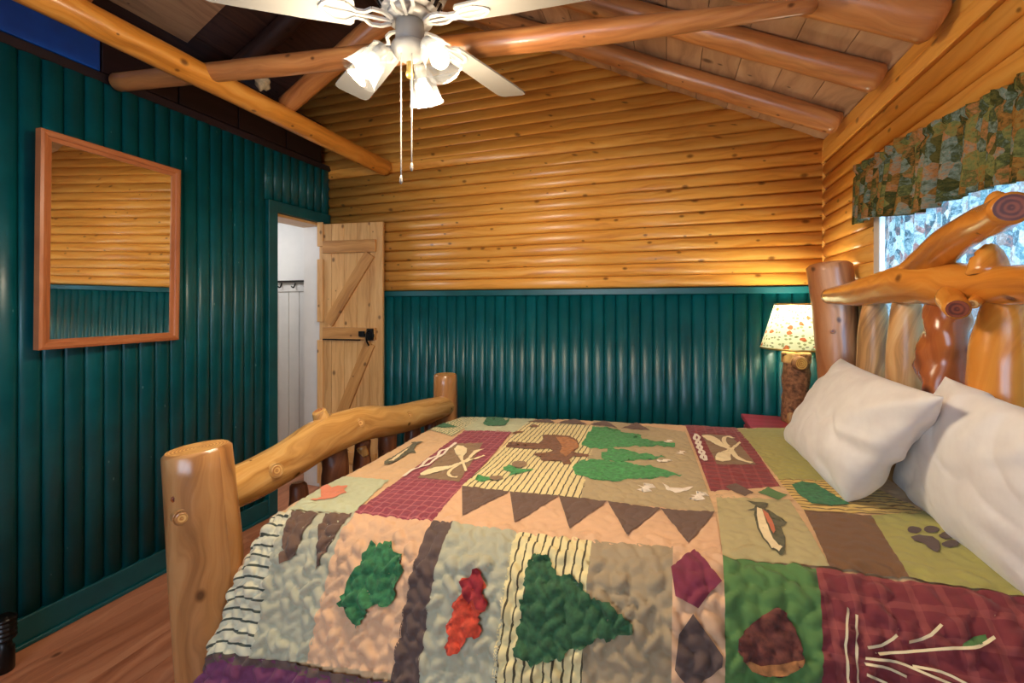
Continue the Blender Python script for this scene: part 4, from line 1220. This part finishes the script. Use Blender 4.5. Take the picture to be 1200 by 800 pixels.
poly(cr(*K, [(580, 660), (650, 690), (760, 680), (860, 660), (898, 650), (880, 705), (800, 742), (700, 752), (600, 720), (555, 665)]), 'antler', 0.0110, pc, 'cone_base', res=0.0062)
patch([(956, 669), (1205, 706), (1235, 830), (962, 830)], 'plaid3', 0.0020)
K = (820, 580, 3.158)
for q in ([(545, 425), (528, 540), (540, 700)], [(575, 450), (568, 560), (575, 700)], [(605, 562), (670, 552), (722, 520)], [(765, 545), (825, 530), (882, 490)], [(650, 585), (760, 578), (900, 568), (1000, 565), (1070, 535)],
          [(600, 600), (720, 615), (830, 660), (930, 700)], [(780, 630), (880, 650), (970, 695)], [(600, 620), (680, 635), (760, 670)], [(600, 655), (680, 690)]):
    stroke(cr(*K, q), 'cream', 0.0042, 0.0085)
poly(cr(*K, [(960, 550), (1000, 530), (1040, 525), (1045, 548), (1000, 562), (950, 562)]), 'green', 0.0044)
patch(None, 'plum', 0.0022, st=[(inv(500, 806)[0], TMAX - 0.17), (SMAX, TMAX - 0.17), (SMAX, TMAX), (inv(500, 806)[0], TMAX)])
# plum border along the bottom left
patch([(238, 772), (500, 806), (495, 850), (210, 850)], 'plum', 0.0030)
patch([(238, 770), (494, 802), (493, 812), (235, 780)], 'dark_brown', 0.0040)

# ------------------------------------------------------------------ white sheet under the quilt
t = NT('white_linen')
n1, _ = t.noise(t.obj(), 14.0, 3.0)
wv, _ = t.noise(t.vmath('MULTIPLY', t.obj(), (700, 700, 700)), 1.0, 1.0)
M['linen'] = t.done(t.bsdf(t.ramp(n1, [(0.3, srgb(222, 214, 206)), (0.7, srgb(234, 228, 220))]), 0.8, t.bump(t.math('ADD', n1, t.math('MULTIPLY', wv, 0.06)), 0.12, 0.01), Sheen_Weight=0.2))
ss, tt = np.meshgrid(np.linspace(-0.95, 0.69, 90), np.linspace(float(np.interp(-2.46, -_pp[:, 0], _al)), float(np.interp(-0.97, -_pp[:, 0], _al)), 110), indexing='ij')
P = S0(ss, tt)
P[..., 2] -= 0.022; P[..., 1] += np.where(P[..., 1] < 1.2, 0.02, -0.0)
ii = np.arange(ss.size).reshape(ss.shape)
f = np.stack([ii[:-1, :-1], ii[1:, :-1], ii[1:, 1:], ii[:-1, 1:]], -1).reshape(-1, 4)
o = link('bed_sheet', orient(mesh('bed_sheet', P.reshape(-1, 3), f.tolist(), None, True)), None, M['linen'])
tag(o, 'white bed sheet showing as a thin edge between quilt and pillows', 'sheet')

# ------------------------------------------------------------------ pillows
def pillow(name, c, thick, label, seed, pinch=0.05, sag=0.0, nrm_flip=1):
    BL, BR, TR, TL = (Vector(q) for q in c)
    n = 54
    verts = []; uvs = []
    nrm = (BR - BL).cross(TL - BL).normalized() * nrm_flip
    for side in (1, -1):
        for i in range(n):
            for j in range(n):
                u = -1 + 2 * i / (n - 1); v = -1 + 2 * j / (n - 1)
                uu = u * (1 - pinch * (1 - v * v) * abs(u)); vv = v * (1 - pinch * (1 - u * u) * abs(v))
                a, b = (uu + 1) / 2, (vv + 1) / 2
                p = BL * ((1 - a) * (1 - b)) + BR * (a * (1 - b)) + TR * (a * b) + TL * ((1 - a) * b)
                h = max(0.0, (1 - abs(u) ** 2.6)) ** 0.52 * max(0.0, (1 - abs(v) ** 2.6)) ** 0.52
                h *= 1 + sag * (-v) * 0.4
                e = 1 - h
                q = Vector((u * 1.6, v * 1.6, seed))
                wr = mnoise.noise(q * 1.1) * 0.10 * h
                # folds running in from the corners and the seam
                ang = math.atan2(v, u); rad_ = math.hypot(u, v)
                fold = math.sin(ang * 11 + 3 * mnoise.noise(q * 1.3) + seed) * max(0, rad_ - 0.40) * 0.17 * (0.35 + 0.65 * abs(mnoise.noise(Vector((ang * 1.5, seed, 2.0)))) * 2)
                rid = (1 - abs(mnoise.noise(Vector((u * 2.3 + v * 1.2, v * 1.1 - u * 0.6, seed + 5)))) * 2.2)
                crease = -max(0, rid) ** 6 * 0.09 * h
                d = (h + (wr + crease) + fold * min(1, h * 2.5)) * thick * (1 if side > 0 else 0.8)
                verts.append(p + nrm * d * side); uvs.append((a * 0.66, b * 0.5))
    f1 = grid_faces(n, n); f2 = [tuple(reversed(q)) for q in grid_faces(n, n, n * n)]
    me = mesh(name, verts, f1 + f2, uvs, True)
    bm = bmesh.new(); bm.from_mesh(me)
    bmesh.ops.remove_doubles(bm, verts=bm.verts, dist=0.0008)
    bmesh.ops.recalc_face_normals(bm, faces=bm.faces)
    bm.to_mesh(me); bm.free()
    o = link(name, me, None, M['linen'])
    sb = o.modifiers.new('subdivision', 'SUBSURF'); sb.levels = 1; sb.render_levels = 1
    return tag(o, label, 'pillow', 'white pillows leaning on the headboard')
pillow('pillow', [(0.455, 2.10, 0.895), (0.475, 1.485, 0.895), (0.545, 1.165, 1.262), (0.625, 2.02, 1.252)], 0.095, 'white pillow on the far side, leaning across the other pillow by the lamp', 1.3, 0.05, 0.3, -1)
pillow('pillow', [(0.668, 1.72, 0.900), (0.652, 1.01, 0.885), (0.605, 0.93, 1.255), (0.622, 1.335, 1.285)], 0.072, 'white pillow on the near side, partly behind the other pillow', 4.7, 0.03, 0.15, -1)

# ------------------------------------------------------------------ nightstand
nx0, nx1, ny0, ny1, nz = 0.40, 0.80, 2.53, 2.85, 0.83
ns_ = empty('nightstand', ((nx0 + nx1) / 2, (ny0 + ny1) / 2, 0), 'maroon painted nightstand between the bed and the back wall', 'nightstand')
box('top', (nx0, ny0, nz - 0.025), (nx1, ny1, nz), M['maroon'], ns_, 0, 0.004)
box('body', (nx0 + 0.02, ny0 + 0.02, 0.30), (nx1 - 0.02, ny1 - 0.01, nz - 0.025), M['maroon'], ns_, 2, 0.003)
dr = box('drawer', (nx0 + 0.008, ny0 + 0.05, nz - 0.20), (nx0 + 0.02, ny1 - 0.04, nz - 0.05), M['maroon'], ns_, 1, 0.003)
link('knob', lathe_mesh('knob', [(0.006, 0), (0.008, 0.012), (0.015, 0.018), (0.013, 0.026), (0.004, 0.03)], 14, (nx0 + 0.008, (ny0 + ny1) / 2, nz - 0.125), axis_to((-1, 0, 0))), dr, M['black'])
for a in (nx0 + 0.02, nx1 - 0.055):
    for b in (ny0 + 0.02, ny1 - 0.045):
        box('leg', (a, b, 0), (a + 0.035, b + 0.035, 0.30), M['maroon'], ns_, 2, 0.003)

# ------------------------------------------------------------------ table lamp
lx, ly = 0.648, 2.735
lamp = empty('table_lamp', (lx, ly, nz), 'lit table lamp with bark-covered log base and leaf-print shade', 'lamp')
ltop = on_y(933, 413, ly).z
log('log_base', [(lx - 0.005, ly, nz), (lx, ly, (nz + ltop) / 2), (lx, ly, ltop)], [0.066, 0.064, 0.066], [M['bark'], M['end_light']], lamp, lump=0.12, lscale=14, seed=131, seg=30, n=34, bev=0.004)
base_l = [o for o in lamp.children][-1]
log('peeled_collar', [(lx, ly, ltop - 0.055), (lx, ly, ltop + 0.002)], [0.0685, 0.0675], [M['spindle_pale'], M['end_light']], lamp, lump=0.03, seed=132, seg=26, n=5, bev=0.004)
cdir = (CAMP - Vector((lx, ly, ltop))); cdir.z = 0; cdir.normalize()
side = Vector((-cdir.y, cdir.x, 0))
bp0 = Vector((lx, ly, ltop - 0.048)) + side * 0.012
kb = log('branch_stub', [bp0, bp0 + cdir * 0.06, bp0 + cdir * 0.088 + side * 0.012], [0.040, 0.038, 0.037], [M['bark'], M['end_light']], lamp, n=6, seg=18, lump=0.05, seed=133, bev=0.006)
ft = Vector((lx, ly, nz)) + cdir * 0.055 - side * 0.02
log('foot_knot', [ft + Vector((0, 0, 0.0)), ft + Vector((0, 0, 0.045)) + cdir * -0.005, ft + Vector((0, 0, 0.075)) - cdir * 0.02], [0.026, 0.022, 0.012], [M['spindle_pale'], M['end_light']], lamp, n=7, seg=14, lump=0.25, lscale=20, seed=134, bev=0.004)
link('stem', lathe_mesh('stem', [(0.010, ltop), (0.010, ltop + 0.07), (0.014, ltop + 0.075), (0.014, ltop + 0.12)], 14, (lx, ly, 0)), lamp, M['brass'])
t = NT('leaf_print_shade')
uvn = t.uv()
pv = t.vmath('MULTIPLY', uvn, (1.0, 1.0, 1))
wob, wobc = t.noise(t.vmath('MULTIPLY', uvn, (18, 24, 1)), 1.0, 2.0)
def spots(sx, sy, thr, pick, seed):
    p = t.vmath('ADD', t.vmath('MULTIPLY', uvn, (sx, sy, 1)), t.vmath('MULTIPLY', wobc, (0.5, 0.5, 0)))
    p = t.vmath('ADD', p, (seed, seed * 1.7, 0))
    v = t.voronoi(p, 1.0)
    sp = t.n.new('ShaderNodeSeparateColor'); t.l.new(v.outputs['Color'], sp.inputs[0])
    return t.math('MULTIPLY', t.math('LESS_THAN', v.outputs['Distance'], thr), t.math('GREATER_THAN', sp.outputs[0], pick))
col = (0.80, 0.86, 0.62, 1)
col = t.mix(t.math('MULTIPLY', spots(34, 46, 0.26, 0.45, 1.0), 0.7), col, srgb(120, 136, 60))
col = t.mix(t.math('MULTIPLY', spots(26, 52, 0.20, 0.55, 5.0), 0.7), col, srgb(90, 84, 40))
col = t.mix(t.math('MULTIPLY', spots(17, 24, 0.26, 0.62, 9.0), 0.9), col, srgb(196, 92, 40))
dif = t.new('ShaderNodeBsdfDiffuse', Color=col); trl = t.new('ShaderNodeBsdfTranslucent', Color=col)
mx = t.new('ShaderNodeMixShader', i0=0.28); t.l.new(dif.outputs[0], mx.inputs[1]); t.l.new(trl.outputs[0], mx.inputs[2])
M['shade'] = t.done(mx.outputs[0])
sz0, sz1 = on_y(930, 408, ly).z, on_y(924, 356, ly).z
link('shade', lathe_mesh('shade', [(0.168, sz0), (0.100, sz1)], 40, (lx, ly, 0), None, False), lamp, M['shade'])
link('shade_trim', lathe_mesh('shade_trim', [(0.168, sz0 - 0.004), (0.171, sz0), (0.169, sz0 + 0.006)], 40, (lx, ly, 0), None, False), lamp, M['brass'])
link('shade_trim', lathe_mesh('shade_trim', [(0.102, sz1 - 0.006), (0.103, sz1), (0.100, sz1 + 0.003)], 40, (lx, ly, 0), None, False), lamp, M['brass'])
t = NT('bulb_glow'); em = t.new('ShaderNodeEmission', Color=(1.0, 0.9, 0.66, 1), Strength=5.0); M['bulb'] = t.done(em.outputs[0])
zb_ = (sz0 + sz1) / 2 + 0.0
link('bulb', lathe_mesh('bulb', [(0.012, zb_ - 0.05), (0.014, zb_ - 0.03), (0.026, zb_), (0.028, zb_ + 0.015), (0.02, zb_ + 0.035), (0.004, zb_ + 0.043)], 18, (lx, ly, 0)), lamp, M['bulb'])
lo = point_light('table_lamp_light', (0, 0, zb_ + 0.075 - nz), 4.2, (1.0, 0.93, 0.72), 0.03, lamp)

# ------------------------------------------------------------------ curtains
def camo(name, cols, scale, trans=0.0, transp=0.0, seed=0.0, gain=None):
    t = NT(name)
    uv = t.vmath('ADD', t.uv(), (seed, seed * 0.7, 0))
    _, nc = t.noise(uv, 9.0, 3.0)
    p = t.vmath('ADD', t.vmath('MULTIPLY', uv, (scale, scale * 0.8, 1)), t.vmath('MULTIPLY', nc, (1.6, 1.6, 0)))
    v = t.voronoi(p, 1.0); s = t.n.new('ShaderNodeSeparateColor'); t.l.new(v.outputs['Color'], s.inputs[0])
    n2, _ = t.noise(uv, scale * 2.2, 5.0, 0.65)
    f = t.math('ADD', t.math('MULTIPLY', s.outputs[0], 0.65), t.math('MULTIPLY', n2, 0.4))
    st = [(i / (len(cols) - 1) * 0.85 + 0.1, srgb(*c)) for i, c in enumerate(cols)]
    col = t.ramp(f, st, 'LINEAR')
    n3, _ = t.noise(uv, scale * 5, 4.0, 0.7)
    col = t.mix(t.math('MULTIPLY', t.math('SUBTRACT', n3, 0.5, clamp=True), 2.2, clamp=True), col, srgb(*cols[0]))
    dif = t.new('ShaderNodeBsdfDiffuse', Color=col)
    sh = dif.outputs[0]
    if trans:
        tr = t.new('ShaderNodeBsdfTranslucent', Color=col)
        mx = t.new('ShaderNodeMixShader', i0=trans); t.l.new(sh, mx.inputs[1]); t.l.new(tr.outputs[0], mx.inputs[2]); sh = mx.outputs[0]
    if transp:
        tp = t.new('ShaderNodeBsdfTransparent', Color=(1, 1, 1, 1))
        mx = t.new('ShaderNodeMixShader', i0=transp); t.l.new(sh, mx.inputs[1]); t.l.new(tp.outputs[0], mx.inputs[2]); sh = mx.outputs[0]
    return t.done(sh)
M['valance'] = camo('forest_print_valance', [(30, 34, 20), (96, 88, 46), (50, 60, 36), (150, 104, 50), (118, 120, 70), (66, 72, 44), (120, 134, 122), (168, 112, 66), (84, 92, 52), (176, 146, 84)], 34, 0.06, 0, 3.0)
M['curtain'] = camo('forest_print_curtain', [(34, 52, 58), (206, 214, 208), (120, 150, 152), (226, 222, 212), (168, 150, 140), (214, 222, 220), (96, 124, 128), (190, 150, 140), (232, 234, 228)], 44, 0.72, 0.06, 8.0)
def cloth(name, x0, ya, yb, z0, z1, amp, per, mat, label, cat, seed, hem=0.0, gather=0.0, thick=0.002, tilt=0.0):
    nu, nv = 260, 26
    verts = []; uvs = []
    acc = 0; last = None
    for i in range(nu):
        k_ = i / (nu - 1); y = ya + (yb - ya) * k_
        for j in range(nv):
            q = j / (nv - 1)
            ph = 2 * math.pi * y / per + 1.4 * math.sin(y * 5 + seed) + 0.5 * math.sin(y * 13 + seed) + 0.5 * (q - 0.5)
            a_ = amp * (0.55 + 0.45 * (1 - q)) * (1 + 0.4 * math.sin(y * 7 + seed))
            x_ = x0 - a_ * (0.5 + 0.5 * math.sin(ph)) - 0.3 * a_ * math.sin(2.3 * ph + 1)
            if gather:                      # rod pocket with a gathered heading above it
                b_ = (q - gather) / 0.035
                x_ += 0.012 * math.exp(-b_ * b_)
                if q > gather: x_ += 0.004 * math.sin(3.1 * ph) * 1.0
            zz = z0 + (z1 - z0) * q + tilt * (y - 2.3)
            if j == 0 or q < 0.3: zz += hem * math.sin(y * 9 + seed) * (1 - q / 0.3)
            if q > 0.9: zz += 0.006 * math.sin(y * 60 + seed) * (q - 0.9) * 10
            verts.append((x_, y, zz)); uvs.append((y * 1.5, zz))
    me = mesh(name, verts, grid_faces(nu, nv), uvs, True)
    o = link(name, me, None, mat)
    sol = o.modifiers.new('thickness', 'SOLIDIFY'); sol.thickness = thick; sol.offset = 0
    return tag(o, label, cat)
val = cloth('valance', XR - 0.052, 0.30, 2.325, 1.80, 2.055, 0.040, 0.085, M['valance'], 'gathered forest-print valance across the top of the window', 'valance', 1.0, 0.012, 0.86, tilt=0.075)
cur = cloth('curtain', XR - 0.042, 0.40, 2.09, 1.275, 1.862, 0.020, 0.095, M['curtain'], 'backlit pale forest-print curtain hanging in the window', 'curtain', 2.4, 0.0)
o = log('curtain_rod', [(XR - 0.036, 0.26, 1.868), (XR - 0.036, 2.35, 2.022)], [0.006, 0.006], [M['white_trim'], M['white_trim']], None, lump=0, seg=10, n=4, bev=0.001)
tag(o, 'thin curtain rod carrying the valance above the window', 'curtain rod')

# ------------------------------------------------------------------ ceiling fan
fx, fy, fz = -0.765, 1.215, 2.35
fan = empty('ceiling_fan', (fx, fy, fz), 'white five-blade ceiling fan with three lit bell shades and pull chains', 'ceiling fan')
def fl(nm, prof, mat, par=fan, seg=28, c=(fx, fy, fz), ax=None, caps=True):
    return link(nm, lathe_mesh(nm, prof, seg, c, ax, caps), par, mat)
fl('downrod', [(0.012, 0.17), (0.012, 0.72)], M['fan_white'])
fl('canopy', [(0.02, 0.66), (0.06, 0.69), (0.065, 0.76)], M['fan_white'])
mot = fl('motor_housing', [(0.03, 0.19), (0.085, 0.175), (0.115, 0.14), (0.12, 0.09), (0.105, 0.055), (0.098, 0.045)], M['fan_white'])
# vented lower ring
vr = fl('vent_ring', [(0.098, 0.045), (0.085, 0.022), (0.055, 0.012)], M['fan_metal'])
for k in range(20):
    a = 2 * math.pi * k / 20
    d = Vector((math.cos(a), math.sin(a), 0))
    c0 = Vector((fx, fy, fz)) + d * 0.0935 + Vector((0, 0, 0.034))
    bm = bmesh.new(); bmesh.ops.create_cube(bm, size=1)
    tn = Vector((-d.y, d.x, 0)); up = (d * 0.013 + Vector((0, 0, 0.023))).normalized(); nn = tn.cross(up)
    for v in bm.verts:
        v.co = c0 + tn * v.co.x * 0.010 + up * v.co.y * 0.026 + nn * v.co.z * 0.006
    link('slot', bm_to_mesh('slot', bm), vr, M['black'])
fl('flywheel', [(0.03, 0.014), (0.070, 0.012), (0.072, -0.004), (0.03, -0.008)], M['fan_metal'])
# blades: angles measured from the view direction (towards the back of the room), spaced by 72 degrees
f_ang = math.atan2(FY, FX)
for k in range(5):
    a = f_ang + math.radians(37.5 - 72 * k) + math.radians(0)
    d = Vector((math.cos(a), math.sin(a), 0)); tn = Vector((-d.y, d.x, 0))
    pitch = math.radians(11)
    tp = tn * math.cos(pitch) + Vector((0, 0, 1)) * math.sin(pitch); up = d.cross(tp)
    c0 = Vector((fx, fy, fz - 0.012))
    outline = []
    for r_, w_ in ((0.165, 0.040), (0.175, 0.052), (0.30, 0.060), (0.45, 0.066), (0.555, 0.069), (0.575, 0.062), (0.582, 0.045)):
        outline.append((r_, w_))
    pts = [(r_, w_) for r_, w_ in outline] + [(r_, -w_) for r_, w_ in reversed(outline)]
    v = [c0 + d * r_ + tp * w_ + up * 0.003 for r_, w_ in pts] + [c0 + d * r_ + tp * w_ - up * 0.003 for r_, w_ in pts]
    n_ = len(pts)
    fcs = [tuple(range(n_)), tuple(range(n_, 2 * n_))[::-1]] + [(i, (i + 1) % n_, n_ + (i + 1) % n_, n_ + i) for i in range(n_)]
    me = mesh('blade', v, fcs, None, False)
    bm = bmesh.new(); bm.from_mesh(me); bmesh.ops.recalc_face_normals(bm, faces=bm.faces); bm.to_mesh(me); bm.free()
    bl = link('blade', me, fan, M['fan_white'])
    # scrolled blade iron: two curved arms and a plate
    bm = bmesh.new()
    def bar(p, q, w, th):
        p = Vector(p); q = Vector(q); dd = (q - p).normalized(); sd = dd.cross(Vector((0, 0, 1))).normalized()
        r = bmesh.ops.create_cube(bm, size=1)
        for vv in r['verts']:
            cc = vv.co.copy()
            vv.co = p.lerp(q, cc.x + 0.5) + sd * cc.y * w + Vector((0, 0, cc.z * th))
    z_ = Vector((0, 0, -0.004))
    for sgn in (1, -1):
        arc = [c0 + d * r_ + tp * (w_ * sgn) + z_ for r_, w_ in ((0.055, 0.010), (0.085, 0.028), (0.115, 0.030), (0.135, 0.014), (0.16, 0.012), (0.19, 0.034), (0.225, 0.036), (0.25, 0.018), (0.262, 0.0))]
        for i in range(len(arc) - 1): bar(arc[i], arc[i + 1], 0.011, 0.008)
    bar(c0 + d * 0.05 + z_, c0 + d * 0.255 + z_, 0.010, 0.007)
    link('blade_iron', bm_to_mesh('blade_iron', bm), bl, M['fan_metal'])
fl('switch_housing', [(0.03, -0.006), (0.044, -0.012), (0.045, -0.070), (0.040, -0.080)], M['fan_white'])
fit = fl('light_fitter', [(0.040, -0.078), (0.056, -0.084), (0.058, -0.100), (0.045, -0.118), (0.022, -0.128), (0.012, -0.135)], M['fan_white'])
fl('finial', [(0.010, -0.133), (0.010, -0.165), (0.014, -0.170), (0.010, -0.182), (0.003, -0.186)], M['brass'], seg=14)
t = NT('frosted_glass_shade')
dif = t.new('ShaderNodeBsdfTranslucent', Color=(0.62, 0.66, 0.70, 1)); gl = t.new('ShaderNodeBsdfGlossy', Color=(1, 1, 1, 1), Roughness=0.15); tp_ = t.new('ShaderNodeBsdfTransparent', Color=(0.96, 0.97, 0.98, 1))
m1 = t.new('ShaderNodeMixShader', i0=0.90); t.l.new(dif.outputs[0], m1.inputs[1]); t.l.new(tp_.outputs[0], m1.inputs[2])
m2 = t.new('ShaderNodeMixShader', i0=0.08); t.l.new(m1.outputs[0], m2.inputs[1]); t.l.new(gl.outputs[0], m2.inputs[2])
M['frost'] = t.done(m2.outputs[0])
t = NT('fan_bulb_glow'); em = t.new('ShaderNodeEmission', Color=(1.0, 0.92, 0.72, 1), Strength=3.0); M['fan_bulb'] = t.done(em.outputs[0])
def cw(lat, dep): return Vector((RX * lat + FX * dep, RY * lat + FY * dep, 0))
for (lat, dep) in ((-0.094, -0.02), (0.112, -0.085), (0.02, 0.125)):
    off = cw(lat, dep)
    d = off.normalized()
    hub = Vector((fx, fy, fz - 0.105))
    neck = hub + d * 0.085 + Vector((0, 0, -0.002))
    ax = (d * 0.62 + Vector((0, 0, -0.78))).normalized()
    arm = link('light_arm', tube_mesh('light_arm', [hub + d * 0.03, hub + d * 0.06 + Vector((0, 0, 0.006)), neck], [0.009, 0.009, 0.012], 8, 10, 0, bev=0), fan, [M['fan_white'], M['fan_white']])
    A = axis_to(ax)
    fl('socket', [(0.018, -0.012), (0.020, 0.0), (0.020, 0.028)], M['fan_white'], arm, 16, neck, A)
    sh = fl('glass_shade', [(0.021, 0.004), (0.034, 0.018), (0.044, 0.045), (0.048, 0.075), (0.054, 0.100), (0.060, 0.112)], M['frost'], fan, 26, neck, A, False)
    bc = neck + ax * 0.072
    fl('bulb', [(0.012, -0.042), (0.015, -0.028), (0.026, -0.006), (0.029, 0.008), (0.024, 0.024), (0.012, 0.033), (0.003, 0.036)], M['fan_bulb'], fan, 18, bc, A)
    p = bc + ax * 0.062 - Vector((fx, fy, fz))
    point_light('fan_glow', p, 9.0, (1.0, 0.82, 0.58), 0.035, fan)
    l_ = bpy.data.lights.new('fan_light', 'SPOT'); l_.energy = 9.0; l_.color = (1.0, 0.82, 0.58); l_.shadow_soft_size = 0.035
    l_.spot_size = math.radians(165); l_.spot_blend = 0.35
    lo_ = bpy.data.objects.new('fan_light', l_); COL.objects.link(lo_); lo_.parent = fan; lo_.location = p
    lo_.rotation_euler = (d * 0.30 + Vector((0, 0, -1))).to_track_quat('-Z', 'Y').to_euler()
for (u, vb, lat) in ((470, 210, -0.03), (482.5, 195, 0.005)):
    d0 = cw(lat, -0.03)
    dp = (Vector((fx, fy, 0)) + d0); dep = dp.x * FX + dp.y * FY
    latp = (u - U0) / FPX * dep
    q = cw(latp, dep)
    zb2 = CH + dep * (V0 - vb) / FPX
    me = tube_mesh('pull_chain', [(q.x, q.y, fz - 0.09), (q.x, q.y, zb2 + 0.02), (q.x, q.y, zb2)], [0.0016, 0.0016, 0.0016], 6, 8, 0, bev=0)
    ch = link('pull_chain', me, fan, [M['fan_white'], M['fan_white']])
    link('pull_knob', lathe_mesh('pull_knob', [(0.002, 0.012), (0.0045, 0.004), (0.005, -0.006), (0.003, -0.014)], 10, (q.x, q.y, zb2)), ch, M['fan_white'])
